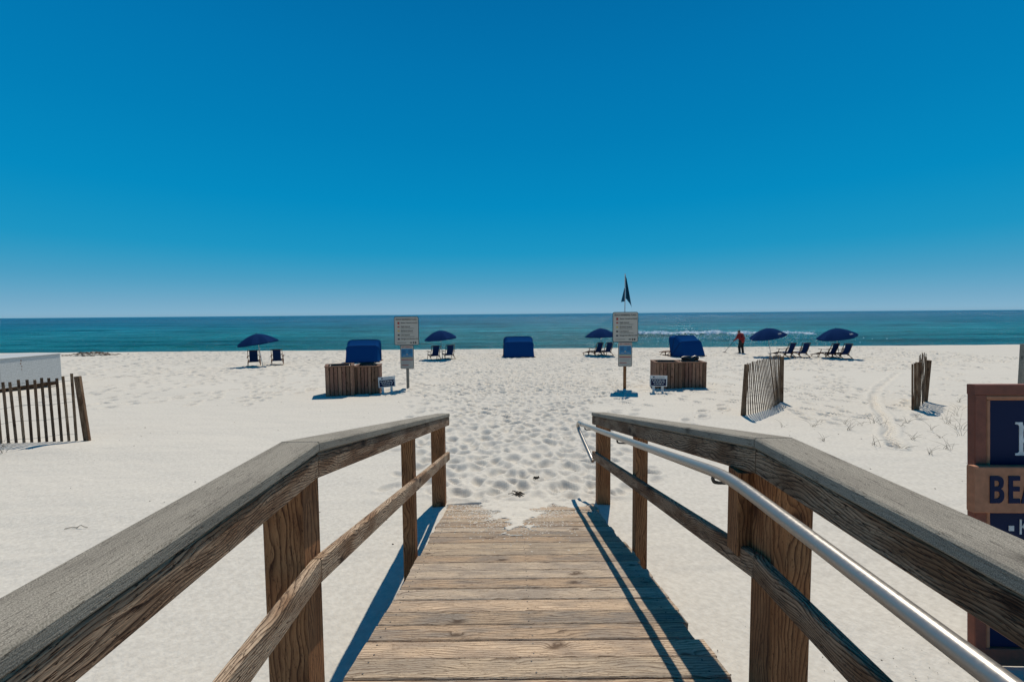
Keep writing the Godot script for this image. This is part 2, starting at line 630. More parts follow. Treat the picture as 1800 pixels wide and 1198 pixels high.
	for j in nz:
		var ja := maxi(j - 1, 0)
		var jb := mini(j + 1, nz - 1)
		var dz := TZ[jb] - TZ[ja]
		for i in nx:
			var ia := maxi(i - 1, 0)
			var ib := mini(i + 1, nx - 1)
			var k := j * nx + i
			pos[k] = Vector3(TX[i], HT[k], -TZ[j])
			nor[k] = Vector3(-(HT[j * nx + ib] - HT[j * nx + ia]) / (TX[ib] - TX[ia]), 1.0, (HT[jb * nx + i] - HT[ja * nx + i]) / dz).normalized()
	part_grid("sand", pos, nor, PackedColorArray(), nx, nz, M.sand).set_meta("kind", "structure")

func part_grid(called: String, pos: PackedVector3Array, nor: PackedVector3Array, col: PackedColorArray, nx: int, nz: int, m: Material) -> MeshInstance3D:
	var idx := PackedInt32Array()
	idx.resize((nx - 1) * (nz - 1) * 6)
	var q := 0
	for j in nz - 1:
		for i in nx - 1:
			var a := j * nx + i
			# rows run away from the camera (-z), columns to the right: clockwise seen from above
			idx[q] = a
			idx[q + 1] = a + nx
			idx[q + 2] = a + nx + 1
			idx[q + 3] = a
			idx[q + 4] = a + nx + 1
			idx[q + 5] = a + 1
			q += 6
	var arr := []
	arr.resize(Mesh.ARRAY_MAX)
	arr[Mesh.ARRAY_VERTEX] = pos
	arr[Mesh.ARRAY_NORMAL] = nor
	if col.size():
		arr[Mesh.ARRAY_COLOR] = col
	arr[Mesh.ARRAY_INDEX] = idx
	var am := ArrayMesh.new()
	am.add_surface_from_arrays(Mesh.PRIMITIVE_TRIANGLES, arr)
	return part(self, called, am, m)

# ------------------------------------------------------------------ sea
func breaker(x: float, d: float) -> float:
	# one low wave standing up on the bar, right of the middle
	var along := smoothstep(16.0, 25.0, x) * (1.0 - smoothstep(46.0, 62.0, x))
	return along * exp(-pow((d - 84.0 - 1.2 * sin(x * 0.13)) / 1.9, 2.0)) * (0.75 + 0.25 * sin(x * 0.9) * sin(x * 0.37))

func wave(x: float, d: float) -> float:
	var fade := 1.0 / (1.0 + pow(d / 260.0, 2.0))
	var wob := 2.4 * n_broad.get_noise_2d(x * 0.12, d * 0.35)
	var h := 0.13 * sin((d + wob * 1.6) * TAU / 13.0) + 0.08 * sin((d + x * 0.12 + wob) * TAU / 6.1 + 1.3)
	h += 0.09 * n_fine.get_noise_2d(x * 0.16, d * 0.5) + 0.05 * n_fine.get_noise_2d(x * 0.5 + 30.0, d * 1.1)
	return h * fade + 0.75 * breaker(x, d)

func make_sea() -> void:
	var xs := PackedFloat32Array()
	var x := -9000.0
	while x < 9000.0:
		xs.append(x)
		var a := absf(x + 0.001)
		x += 0.9 if a < 75.0 else 3.0 if a < 160.0 else a * 0.12
	var ds := PackedFloat32Array()
	var d := 46.0
	while d < 12000.0:
		ds.append(d)
		d *= 1.0042 if d < 330.0 else 1.03 if d < 2000.0 else 1.2
	var nx := xs.size()
	var nz := ds.size()
	var pos := PackedVector3Array()
	var nor := PackedVector3Array()
	var col := PackedColorArray()
	pos.resize(nx * nz)
	nor.resize(nx * nz)
	col.resize(nx * nz)
	# colour of the water over sand bars and channels, by distance from the beach; swell shading painted on below
	var stops := [[46.0, Color(0.012, 0.105, 0.108)], [64.0, Color(0.011, 0.115, 0.12)], [80.0, Color(0.013, 0.14, 0.15)], [100.0, Color(0.017, 0.168, 0.185)], [140.0, Color(0.014, 0.152, 0.185)], [200.0, Color(0.008, 0.11, 0.16)], [330.0, Color(0.005, 0.08, 0.135)], [700.0, Color(0.003, 0.055, 0.11)], [12000.0, Color(0.003, 0.045, 0.10)]]
	for j in nz:
		var dd := ds[j]
		var c0 := Color.BLACK
		for k in stops.size() - 1:
			if dd >= stops[k][0] and dd <= stops[k + 1][0]:
				c0 = stops[k][1].lerp(stops[k + 1][1], (dd - stops[k][0]) / (stops[k + 1][0] - stops[k][0]))
		for i in nx:
			var xx := xs[i]
			var h := wave(xx, dd) if dd < 700.0 else 0.0
			var k := j * nx + i
			pos[k] = Vector3(xx, SEA_Y + h, -dd)
			var sx := (wave(xx + 0.5, dd) - h) / 0.5 if dd < 330.0 else 0.0
			var sz := (wave(xx, dd + 0.4) - h) / 0.4 if dd < 330.0 else 0.0
			nor[k] = Vector3(-sx, 1.0, sz).normalized()
			var band := n_broad.get_noise_2d(xx * 0.05, log(dd) * 55.0) + 0.6 * n_broad.get_noise_2d(xx * 0.16 + 50.0, log(dd) * 160.0)  # streaks of swell shading painted into the water colour
			band += 0.5 * n_broad.get_noise_2d(xx * 0.5 + 90.0, log(dd) * 420.0)
			var g := clampf(1.0 + band * 0.85, 0.4, 1.9)
			col[k] = Color(c0.r * g, c0.g * g, c0.b * g)
	part_grid("sea", pos, nor, col, nx, nz, M.sea).set_meta("kind", "structure")
	# foamy clots on the breaker's crest and shoreward face, plus flecks imitating sun glitter
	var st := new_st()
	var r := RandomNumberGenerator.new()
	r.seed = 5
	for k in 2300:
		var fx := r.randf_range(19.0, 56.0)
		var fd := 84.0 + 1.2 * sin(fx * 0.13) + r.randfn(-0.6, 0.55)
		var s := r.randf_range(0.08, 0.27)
		if k > 1300:  # white flecks nearer shore stand in for sun glitter on the water
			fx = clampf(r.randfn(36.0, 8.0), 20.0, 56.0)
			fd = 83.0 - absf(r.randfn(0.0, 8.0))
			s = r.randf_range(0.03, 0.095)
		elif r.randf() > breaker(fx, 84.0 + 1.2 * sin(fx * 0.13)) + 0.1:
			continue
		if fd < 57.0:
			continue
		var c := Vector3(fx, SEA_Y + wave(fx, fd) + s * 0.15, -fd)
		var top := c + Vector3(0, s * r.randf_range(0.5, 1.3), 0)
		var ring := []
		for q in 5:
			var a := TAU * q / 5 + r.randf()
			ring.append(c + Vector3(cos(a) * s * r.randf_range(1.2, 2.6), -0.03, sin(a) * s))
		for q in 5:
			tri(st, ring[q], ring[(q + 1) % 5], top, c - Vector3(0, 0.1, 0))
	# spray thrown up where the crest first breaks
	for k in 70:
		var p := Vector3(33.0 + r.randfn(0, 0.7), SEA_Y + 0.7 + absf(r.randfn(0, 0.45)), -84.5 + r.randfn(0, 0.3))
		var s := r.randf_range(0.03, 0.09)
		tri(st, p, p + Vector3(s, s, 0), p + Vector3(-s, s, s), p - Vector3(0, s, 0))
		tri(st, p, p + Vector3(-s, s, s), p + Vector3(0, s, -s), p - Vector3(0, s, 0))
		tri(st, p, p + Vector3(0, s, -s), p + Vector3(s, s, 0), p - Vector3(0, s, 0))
	tag(part(self, "foam_and_glitter", st, M.foam_and_glitter), "foamy crest and spray of the small wave breaking offshore, with white flecks imitating sun glitter", "foam_and_glitter", "", "stuff")

# ------------------------------------------------------------------ boardwalk
func rail_run(bw: Node3D, called: String, x: float, top: float, w: float, t: float, m: Material, dend: float, flat: bool) -> void:
	# a level length and a sloping length, joined with plumb cuts over the post
	var side := Vector3.RIGHT if flat else Vector3.UP
	var drop := t / 2 if flat else w / 2
	var a := new_st()
	board(a, Vector3(x, top - drop, 1.6), Vector3(x, top - drop, -KINK + 0.002), side, w, t, 0.006, true)
	part(bw, called, a, m)
	var b := new_st()
	board(b, Vector3(x, top - drop, -KINK - 0.002), Vector3(x, top - drop - SLOPE * (dend - KINK), -dend), side, w, t, 0.006, true)
	part(bw, called, b, m)

func make_boardwalk() -> void:
	var bw := thing("boardwalk", "weathered wooden boardwalk ramp with grey capped railings leading down to the sand", "boardwalk")
	# deck boards
	var step := 0.1445
	var n := 0
	var along := -2.6
	while along < 3.16:
		var c := along + step / 2
		var d: float = KINK + c if c < 0.0 else KINK + c / sqrt(1.0 + SLOPE * SLOPE)
		if along < 0.0 and along + step > 0.0:
			along = 0.0
			continue
		var dir := Vector3(0, 0, -1) if c < 0.0 else Vector3(0, -SLOPE, -1).normalized()
		var up := Vector3.RIGHT.cross(dir)
		var y := deck_y(d) + rng.randf_range(-0.0025, 0.0025)
		var yaw := rng.randf_range(-0.0012, 0.0012)
		var l := RAIL_L + 0.012 + rng.randf_range(-0.008, 0.008)
		var rr := RAIL_R - 0.008 + rng.randf_range(-0.022, 0.02)
		var st := new_st()
		var p0 := Vector3(l, y, -d) - up * 0.019
		var p1 := Vector3(rr, y + rng.randf_range(-0.003, 0.003), -d + yaw) - up * 0.019
		board(st, p0, p1, dir, 0.1385 + rng.randf_range(-0.002, 0.0015), 0.038, 0.0045, false, -1.0, 0.004)
		var pl := part(bw, "plank", st, M.deck[rng.randi() % 5])
		if c > 0.0:
			# pairs of screws over the three joists
			var sc := new_st()
			for jx in [RAIL_L + 0.07, 0.08, RAIL_R - 0.07]:
				for e in [-0.04, 0.04]:
					var q: Vector3 = Vector3(jx + rng.randf_range(-0.01, 0.01), y + 0.0005, -d) + dir * e
					tube(sc, [q, q + up * 0.0015], 0.0042, 6)
			part(pl, "screws", sc, M.wire).set_meta("kind", "stuff")
		n += 1
		along += step
	# joists under the boards
	for x in [RAIL_L + 0.02, 0.08, RAIL_R - 0.02]:
		var a := new_st()
		board(a, Vector3(x, DECK_Y - 0.04 - 0.093, 1.0), Vector3(x, DECK_Y - 0.04 - 0.093, -KINK), Vector3.UP, 0.185, 0.038, 0.004, true)
		part(bw, "joist", a, M.post)
		var b := new_st()
		board(b, Vector3(x, DECK_Y - 0.045 - 0.093, -KINK), Vector3(x, deck_y(4.66) - 0.045 - 0.093, -4.66), Vector3.UP, 0.185, 0.038, 0.004, true)
		part(bw, "joist", b, M.post)
	# railings
	var cap_top := DECK_Y + 0.97
	for s in [-1, 1]:
		var x0 := RAIL_L if s < 0 else RAIL_R
		var dend := 4.88 if s < 0 else 4.85
		rail_run(bw, "rail_cap", x0 + s * 0.067, cap_top, 0.14, 0.038, M.cap, dend, true)
		rail_run(bw, "top_rail", x0 + s * 0.022, cap_top - 0.0405, 0.09, 0.038, M.rail, dend + 0.005, false)
		rail_run(bw, "middle_rail", x0 + s * 0.022, DECK_Y + 0.545, 0.089, 0.038, M.rail_light if s < 0 else M.rail, dend + 0.002, false)
		var px: float = x0 + s * (0.0425 + 0.07)
		for d in [-1.35, 1.6]:
			var st := new_st()
			board(st, Vector3(px, -0.2, -d), Vector3(px, cap_top - 0.043, -d), Vector3.RIGHT, 0.14, 0.14, 0.006)
			part(bw, "post", st, M.post)
		var e := new_st()
		board(e, Vector3(px, -0.2, -4.80), Vector3(px, cap_top - 0.043 - SLOPE * (4.87 - KINK), -4.80), Vector3.RIGHT, 0.14, 0.11, 0.006)
		part(bw, "post", e, M.post)
		var bx: float = x0 + s * (0.0425 + 0.045)
		var bl := new_st()
		board(bl, Vector3(bx, 0.15, -3.31), Vector3(bx, cap_top - 0.045 - SLOPE * (3.36 - KINK), -3.31), Vector3.RIGHT, 0.089, 0.089, 0.005)
		part(bw, "baluster", bl, M.post)
	# blocking that carries the handrail bracket
	var blk := new_st()
	board(blk, Vector3(RAIL_R + 0.022, DECK_Y + 0.49, -1.715), Vector3(RAIL_R + 0.022, cap_top - 0.16, -1.715), Vector3(0, 0, 1), 0.085, 0.06, 0.004)
	part(bw, "block", blk, M.post)
	# galvanised handrail with its looped end
	var hx := 0.772
	var hy := DECK_Y + 0.825
	var sl := SLOPE
	var pts := [Vector3(hx, hy, 1.5), Vector3(hx, hy, 0.0), Vector3(hx, hy, -1.35)]
	for k in 7:
		var t := k / 6.0
		var d := 1.45 + 0.3 * t
		pts.append(Vector3(hx, hy - sl * 0.15 * t * t, -d))
	for d in [2.6, 3.6, 4.6, 5.0]:
		pts.append(Vector3(hx, hy - sl * (d - 1.6), -d))
	var ye := hy - sl * (5.12 - 1.6)
	var loop := smooth_path([Vector3(hx, hy - sl * (5.08 - 1.6), -5.08), Vector3(hx, ye - 0.005, -5.2), Vector3(hx + 0.004, ye - 0.045, -5.31), Vector3(hx + 0.012, ye - 0.11, -5.335), Vector3(hx + 0.05, ye - 0.22, -5.15), Vector3(hx + 0.085, ye - 0.315, -4.96), Vector3(hx + 0.098, ye - 0.35, -4.87)], 5)
	var hs := new_st()
	tube(hs, pts + loop, 0.0215, 16)
	var hr := part(bw, "handrail", hs, M.steel)
	for d in [1.72, 3.31, 4.8]:
		var y: float = hy - sl * (d - 1.6)
		var bs := new_st()
		tube(bs, smooth_path([Vector3(hx, y - 0.018, -d), Vector3(hx, y - 0.034, -d), Vector3(hx + 0.02, y - 0.045, -d), Vector3(RAIL_R + 0.045, y - 0.045, -d)], 4), 0.007, 8)
		board(bs, Vector3(hx, y - 0.022, -d - 0.045), Vector3(hx, y - 0.022 + sl * 0.09, -d + 0.045), Vector3.RIGHT, 0.03, 0.006, 0.001)
		part(hr, "bracket", bs, M.dark_steel)
	var col := new_st()
	tube(col, [Vector3(hx, hy - sl * (5.0 - 1.6), -5.0), Vector3(hx, hy - sl * (5.05 - 1.6), -5.05)], 0.0245, 14)
	part(hr, "collar", col, M.steel)

# ------------------------------------------------------------------ entry sign at the right edge
func make_entry_sign() -> void:
	var s := thing("entry_sign", "brown framed navy sign with a lettered tan band beyond the right railing", "sign", Vector3(2.645, ground(3.0, 2.5), -2.52), deg_to_rad(-4.0))
	var lean := Basis(Vector3.RIGHT, deg_to_rad(-3.0))
	var base := s.position.y
	var top := 1.975 - base
	var low := 0.02
	var wid := 1.25
	# everything hangs on local x 0..wid, y low..top, front towards +z
	var fr := new_st()
	var bw := 0.066
	board(fr, Vector3(0, top - 0.03, 0), Vector3(wid, top - 0.03, 0), Vector3.UP, 0.06, 0.05)
	board(fr, Vector3(0, low + 0.05, 0), Vector3(wid, low + 0.05, 0), Vector3.UP, 0.1, 0.05)
	board(fr, Vector3(bw / 2, low + 0.1005, 0), Vector3(bw / 2, top - 0.0605, 0), Vector3.RIGHT, bw, 0.0485)
	board(fr, Vector3(wid - bw / 2, low + 0.1005, 0), Vector3(wid - bw / 2, top - 0.0605, 0), Vector3.RIGHT, bw, 0.0485)
	var fm := part(s, "frame", fr, M.frame_brown)
	var mo := new_st()
	var mx := 0.03
	board(mo, Vector3(bw + 0.001, top - 0.061 - mx / 2, 0.006), Vector3(wid - bw - 0.001, top - 0.061 - mx / 2, 0.006), Vector3.UP, mx, 0.03, 0.008)
	board(mo, Vector3(bw + mx / 2, low + 0.102, 0.005), Vector3(bw + mx / 2, top - 0.062 - mx, 0.005), Vector3.RIGHT, mx, 0.029, 0.008)
	board(mo, Vector3(wid - bw - mx / 2, low + 0.102, 0.005), Vector3(wid - bw - mx / 2, top - 0.062 - mx, 0.005), Vector3.RIGHT, mx, 0.029, 0.008)
	part(s, "moulding", mo, M.frame_tan)
	var pn := new_st()
	box(pn, Vector3(wid / 2, (top + low) / 2, -0.008), Vector3(wid - 2 * bw - 2 * mx, top - low - 0.16, 0.02), 0.001)
	part(s, "panel", pn, M.navy_paint)
	var bd := new_st()
	board(bd, Vector3(-0.048, 1.388 - base, 0.05), Vector3(wid + 0.05, 1.388 - base, 0.05), Vector3.UP, 0.262, 0.048, 0.006)
	part(s, "band", bd, M.frame_tan)
	for x in [0.085, wid - 0.13]:
		var ps := new_st()
		board(ps, Vector3(x + 0.025, -0.4, -0.065), Vector3(x + 0.025, top - 0.05, -0.065), Vector3.RIGHT, 0.075, 0.075)
		part(s, "post", ps, M.white_paint)
	lettering(s, "BEACH", Vector3(0.018, 1.388 - base, 0.0765), 0.152, M.navy_paint, false, HORIZONTAL_ALIGNMENT_LEFT, 0.72, true)
	lettering(s, "p", Vector3(0.236, 1.705 - base, 0.0035), 0.168, M.white_paint, true)
	lettering(s, "K", Vector3(0.258, 1.15 - base, 0.0035), 0.082, M.white_paint)
	var bu := new_st()
	box(bu, Vector3(0.222, 1.145 - base, 0.004), Vector3(0.029, 0.03, 0.004), 0.0005)
	part(s, "bullet", bu, M.white_paint)
	s.basis = Basis(Vector3.UP, deg_to_rad(-2.0)) * lean

# ------------------------------------------------------------------ slat fences
func slat(parent: Node, foot: Vector3, top: Vector3, face: Vector3) -> void:
	var st := new_st()
	board(st, foot, top, face, 0.041, 0.009, 0.0015, false, -1.0, 0.002)
	part(parent, "slat", st, M.slat[rng.randi() % 3])

func fence_post(parent: Node, foot: Vector3, top: Vector3, face: Vector3, w: float) -> void:
	var st := new_st()
	board(st, foot, top, face, w, w, 0.006)
	part(parent, "post", st, M.slat[0])

func wires(parent: Node, lines: Array) -> void:
	for l in lines:
		var st := new_st()
		tube(st, l, 0.0028, 5)
		part(parent, "wire", st, M.wire)

func make_fences() -> void:
	# left: its end post leaning
	var f := thing("slat_fence", "slatted wooden sand fence with a leaning end post at the left edge", "fence")
	var a := Vector2(-7.52, 7.82)
	var dir := Vector2(-8.56 + 7.43, 7.51 - 7.82).normalized()
	var face := Vector3(dir.x, 0, -dir.y)
	var rows := [[], [], [], []]
	for k in 26:
		var p := a + dir * (0.075 + 0.104 * k)
		var g := ground(p.x, p.y)
		var top := 1.13 - 0.011 * k + 0.014 * sin(k * 2.1) + (0.05 if k == 0 else 0.0)
		var lean := -0.025 + rng.randf_range(-0.022, 0.022)
		slat(f, Vector3(p.x, g - 0.12, -p.y), Vector3(p.x + lean, g + top, -p.y), face)
		for q in 4:
			var yy: float = [0.12, 0.42, 0.68, 1.06][q] - 0.009 * k + 0.012 * sin(k * 0.9 + q)
			rows[q].append(Vector3(p.x + lean * yy, g + yy, -p.y + 0.008))
	wires(f, rows)
	fence_post(f, Vector3(-7.42, 0.0, -7.84), Vector3(-7.54, ground(-7.4, 7.8) + 1.13, -7.84), face, 0.078)
	# middle right: a short length whose slats fan as they sag
	f = thing("slat_fence", "short slatted sand fence between two posts casting a striped shadow", "fence")
	var A := Vector2(5.03, 9.8)
	var B := Vector2(6.84, 11.5)
	var d2 := (B - A).normalized()
	face = Vector3(d2.x, 0, -d2.y)
	rows = [[], [], [], []]
	for k in 25:
		var t := (k + 1.0) / 26.0
		var bow := sin(t * PI)
		var nrm := Vector2(d2.y, -d2.x)
		var foot := A.lerp(B, t) + nrm * (0.17 * bow)
		var head := A.lerp(B, t) + nrm * (0.03 * bow) - d2 * (0.16 * bow) + d2 * rng.randf_range(-0.018, 0.018)
		var g := ground(foot.x, foot.y)
		var top := 1.12 + 0.1 * t + 0.012 * sin(k * 1.7)
		slat(f, Vector3(foot.x, g - 0.1, -foot.y), Vector3(head.x, g + top, -head.y), face)
		for q in 4:
			var yy: float = [0.1, 0.4, 0.67, 1.0][q]
			var w := foot.lerp(head, yy / top)
			rows[q].append(Vector3(w.x, g + yy, -w.y + 0.008))
	wires(f, rows)
	fence_post(f, Vector3(A.x - 0.03, -0.3, -A.y), Vector3(A.x + 0.05, ground(A.x, A.y) + 1.12, -A.y), Vector3.RIGHT, 0.075)
	fence_post(f, Vector3(B.x + 0.03, -0.3, -B.y), Vector3(B.x + 0.01, ground(B.x, B.y) + 1.16, -B.y), Vector3.RIGHT, 0.075)
	# far right: seen almost end on
	f = thing("slat_fence", "narrow slatted sand fence seen nearly end on beside grass sprigs", "fence")
	A = Vector2(9.24, 10.32)
	B = Vector2(10.5, 11.45)
	d2 = (B - A).normalized()
	face = Vector3(d2.x, 0, -d2.y)
	rows = [[], [], [], []]
	for k in 17:
		var t := (k + 0.8) / 17.5
		var nrm := Vector2(d2.y, -d2.x)
		var foot := A.lerp(B, t) + nrm * rng.randf_range(-0.03, 0.02)
		var head := A.lerp(B, t) + nrm * (0.04 - 0.06 * t + rng.randf_range(-0.05, 0.03))
		var g := ground(foot.x, foot.y)
		var top := 1.1 + 0.18 * sin(t * PI) + 0.012 * sin(k * 1.7)
		slat(f, Vector3(foot.x, g - 0.1, -foot.y), Vector3(head.x, g + top, -head.y), face)
		for q in 4:
			var yy: float = [0.1, 0.4, 0.67, 1.0][q]
			var w := foot.lerp(head, yy / top)
			rows[q].append(Vector3(w.x, g + yy, -w.y + 0.008))
	wires(f, rows)
	for k in 3:
		var p := A + Vector2(-0.09 + 0.035 * k, -0.02 * k)
		slat(f, Vector3(p.x + 0.03, 0.0, -p.y), Vector3(p.x - 0.02, ground(p.x, p.y) + 1.06 + 0.02 * k, -p.y), Vector3.RIGHT)
	fence_post(f, Vector3(A.x + 0.01, -0.3, -A.y), Vector3(A.x + 0.03, ground(A.x, A.y) + 1.1, -A.y), Vector3.RIGHT, 0.085)
	fence_post(f, Vector3(B.x - 0.03, -0.3, -B.y), Vector3(B.x + 0.04, ground(B.x, B.y) + 1.05, -B.y), Vector3.RIGHT, 0.085)
	# a single grey post behind the entry sign
	var gp := new_st()
	board(gp, Vector3(0, -0.4, 0), Vector3(0, 1.63 - ground(11.24, 10.0), 0), Vector3.RIGHT, 0.09, 0.09)
	var po := thing("timber_post", "lone grey timber post rising behind the brown entry sign", "post", Vector3(11.29, ground(11.24, 10.0), -10.0))
	part(po, "shaft", gp, M.cap)
	var cp := new_st()
	board(cp, Vector3(-0.047, 1.64 - ground(11.24, 10.0), 0), Vector3(0.047, 1.64 - ground(11.24, 10.0), 0), Vector3.BACK, 0.094, 0.014, 0.004)
	part(po, "top_cap", cp, M.cap)

# ------------------------------------------------------------------ white storage box at the left edge
func make_storage_box() -> void:
	var y := 0.0
	var b := thing("storage_box", "low white storage box with rust streaks behind the left fence", "box", Vector3(-17.55, y, -14.2))
	# long side runs away from the camera; local z -2.5..3.5, x -0.9..0.9
	var z0 := -2.5
	var z1 := 3.5
	for k in 3:
		var za := lerpf(z1, z0, k / 3.0) - 0.004
		var zb := lerpf(z1, z0, (k + 1) / 3.0) + 0.004
		var st := new_st()
		board(st, Vector3(0.89, 0.58, za), Vector3(0.89, 0.58, zb), Vector3.UP, 0.96, 0.03, 0.004)
		part(b, "side_panel", st, M.box_paint)
	for z in [z0, z1]:
		var st := new_st()
		board(st, Vector3(-0.87, 0.58, z), Vector3(0.87, 0.58, z), Vector3.UP, 0.96, 0.03, 0.004)
		part(b, "end_panel", st, M.box_paint)
	var bk := new_st()
	board(bk, Vector3(-0.89, 0.58, z1), Vector3(-0.89, 0.58, z0), Vector3.UP, 0.96, 0.03, 0.004)
	part(b, "back_panel", bk, M.box_paint)
	var ld := new_st()
	board(ld, Vector3(0, 1.08, z1 + 0.02), Vector3(0, 1.08, z0 - 0.02), Vector3.RIGHT, 1.86, 0.03, 0.006)
	part(b, "lid", ld, M.box_paint)
	for x in [-0.7, 0.72]:
		var sk := new_st()
		board(sk, Vector3(x, 0.02, z1), Vector3(x, 0.02, z0), Vector3.UP, 0.16, 0.1, 0.008)
		part(b, "skid", sk, M.slat[1])
	var fl := new_st()
	board(fl, Vector3(0, 0.12, z1 - 0.03), Vector3(0, 0.12, z0 + 0.03), Vector3.RIGHT, 1.7, 0.03, 0.004)
	part(b, "floor_panel", fl, M.slat[1])
	var ru := new_st()
	for k in 4:
		var zz := -1.15 + 0.02 * sin(k * 2.0)
		box(ru, Vector3(0.9065, 0.96 - 0.1 * k, zz), Vector3(0.003, 0.05 - 0.008 * k, 0.03), 0.0008)
	part(b, "rust_streak", ru, M.rust)

# ------------------------------------------------------------------ slatted litter bins
func make_bin(label: String, at: Vector3, turn: float, w: float, h: float, bag: int) -> void:
	var b := thing("litter_bin", label, "litter bin", at, turn, "slatted litter bins")
	for s in 4:
		var rot := Basis(Vector3.UP, PI / 2 * s)
		var cnt := 7
		for k in cnt:
			var x := -w / 2 + (k + 0.5) * w / cnt
			var st := new_st()
			var hh := h + rng.randf_range(-0.006, 0.006)
			board(st, rot * Vector3(x, -0.15, w / 2), rot * Vector3(x + rng.randf_range(-0.004, 0.004), hh, w / 2), rot * Vector3.RIGHT, w / cnt - 0.02, 0.02, 0.003)
			part(b, "slat", st, M.bin[rng.randi() % 3])
		for y in [0.12, h - 0.09]:
			var st := new_st()
			board(st, rot * Vector3(-w / 2 + 0.02, y, w / 2 - 0.03), rot * Vector3(w / 2 - 0.05, y, w / 2 - 0.03), Vector3.UP, 0.07, 0.035)
			part(b, "batten", st, M.slat[1])
		var tp := new_st()
		var o := 0.0 if s % 2 == 0 else 0.0505
		board(tp, rot * Vector3(-w / 2 - 0.012 + o, h + 0.012, w / 2 - 0.022), rot * Vector3(w / 2 + 0.012 - o, h + 0.012, w / 2 - 0.022), rot * Vector3.BACK, 0.1, 0.024, 0.004)
		part(b, "rim_board", tp, M.bin[2])
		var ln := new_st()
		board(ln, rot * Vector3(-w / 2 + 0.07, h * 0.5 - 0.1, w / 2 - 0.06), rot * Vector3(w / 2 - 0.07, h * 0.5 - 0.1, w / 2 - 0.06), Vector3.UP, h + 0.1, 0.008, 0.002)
		part(b, "added_light_stop", ln, M.weed)  # dark sheet added to stop light showing through the slat gaps
	# black liner: folded over a hoop inside the opening
	var st2 := new_st()
	var r := w * 0.34
	var n := 20
	var hb: float = h + (0.05 if bag > 0 else 0.0)
	for k in n:
		var a0 := TAU * k / n
		var a1 := TAU * (k + 1) / n
		var j0 := 1.0 + 0.05 * sin(k * 3.7)
		var j1 := 1.0 + 0.05 * sin(((k + 1) % n) * 3.7)
		var p := [Vector3(cos(a0) * r * j0, h - 0.02, sin(a0) * r * j0), Vector3(cos(a1) * r * j1, h - 0.02, sin(a1) * r * j1), Vector3(cos(a1) * r * j1 * 0.97, hb + 0.02, sin(a1) * r * j1 * 0.97), Vector3(cos(a0) * r * j0 * 0.97, hb + 0.02, sin(a0) * r * j0 * 0.97)]
		quad(st2, p[0], p[1], p[2], p[3], Vector3(0, h, 0))
		var q0 := Vector3(cos(a0) * r * 0.86, h - 0.4, sin(a0) * r * 0.86)
		var q1 := Vector3(cos(a1) * r * 0.86, h - 0.4, sin(a1) * r * 0.86)
		quad(st2, p[3], p[2], q1, q0, Vector3(cos(a0), h - 0.2, sin(a0)) * 3.0)
		tri(st2, q0, q1, Vector3(0, h - 0.42, 0), Vector3(0, h - 1.0, 0))
	part(b, "liner", st2, M.bag)
	if bag == 2:
		# a full bag bunched over the rim
		var bg := new_st()
		var pts := []
		var rad := []
		for k in 9:
			var t := k / 8.0
			pts.append(Vector3(-0.27 + 0.56 * t, h + 0.1 + 0.035 * sin(t * 9.0) + 0.02 * cos(t * 17.0), 0.03 * sin(t * 5.0)))
			rad.append(0.02 + 0.075 * sqrt(sin(clampf(t, 0.02, 0.98) * PI)) * (1.0 + 0.25 * sin(k * 2.9)))
		tube(bg, pts, rad, 9)
		part(b, "tied_bag", bg, M.bag)

func make_bins() -> void:
	make_bin("slatted wooden litter bin of the left pair, farther from the left warning sign", Vector3(-5.19, ground(-5.2, 13.6), -13.62), deg_to_rad(20.0), 0.78, 0.87, 0)
	make_bin("slatted wooden litter bin with raised black liner beside the left warning sign", Vector3(-4.47, ground(-4.5, 13.9), -14.02), deg_to_rad(8.0), 0.72, 0.84, 1)
	make_bin("open slatted wooden litter bin behind the small sign right of the path", Vector3(4.93, ground(4.9, 14.5), -14.52), deg_to_rad(-5.0), 0.79, 0.83, 0)
	make_bin("slatted wooden litter bin topped by a black bag, right of the path", Vector3(5.76, ground(5.8, 14.6), -14.68), deg_to_rad(-3.0), 0.78, 0.81, 2)

# ------------------------------------------------------------------ beach warning signs
func plate(w: float, h: float, t: float, rad: float) -> SurfaceTool:
	var st := new_st()
	var pts := []
	for c in [[1, 1, 0], [-1, 1, 1], [-1, -1, 2], [1, -1, 3]]:
		for k in 5:
			var a: float = PI / 2 * c[2] + PI / 2 * k / 4.0
			pts.append(Vector2(c[0] * (w / 2 - rad) + cos(a) * rad, c[1] * (h / 2 - rad) + sin(a) * rad))
	for k in pts.size():
		var p: Vector2 = pts[k]
		var q: Vector2 = pts[(k + 1) % pts.size()]
		tri(st, Vector3(0, 0, t / 2), Vector3(p.x, p.y, t / 2), Vector3(q.x, q.y, t / 2), Vector3.ZERO)
		tri(st, Vector3(0, 0, -t / 2), Vector3(p.x, p.y, -t / 2), Vector3(q.x, q.y, -t / 2), Vector3.ZERO)
		quad(st, Vector3(p.x, p.y, -t / 2), Vector3(q.x, q.y, -t / 2), Vector3(q.x, q.y, t / 2), Vector3(p.x, p.y, t / 2), Vector3.ZERO)
	return st

func patch(parent: Node, called: String, c: Vector3, w: float, h: float, m: Material) -> MeshInstance3D:
	var st := new_st()
	box(st, c, Vector3(w, h, 0.003), 0.0004)
	return part(parent, called, st, m)

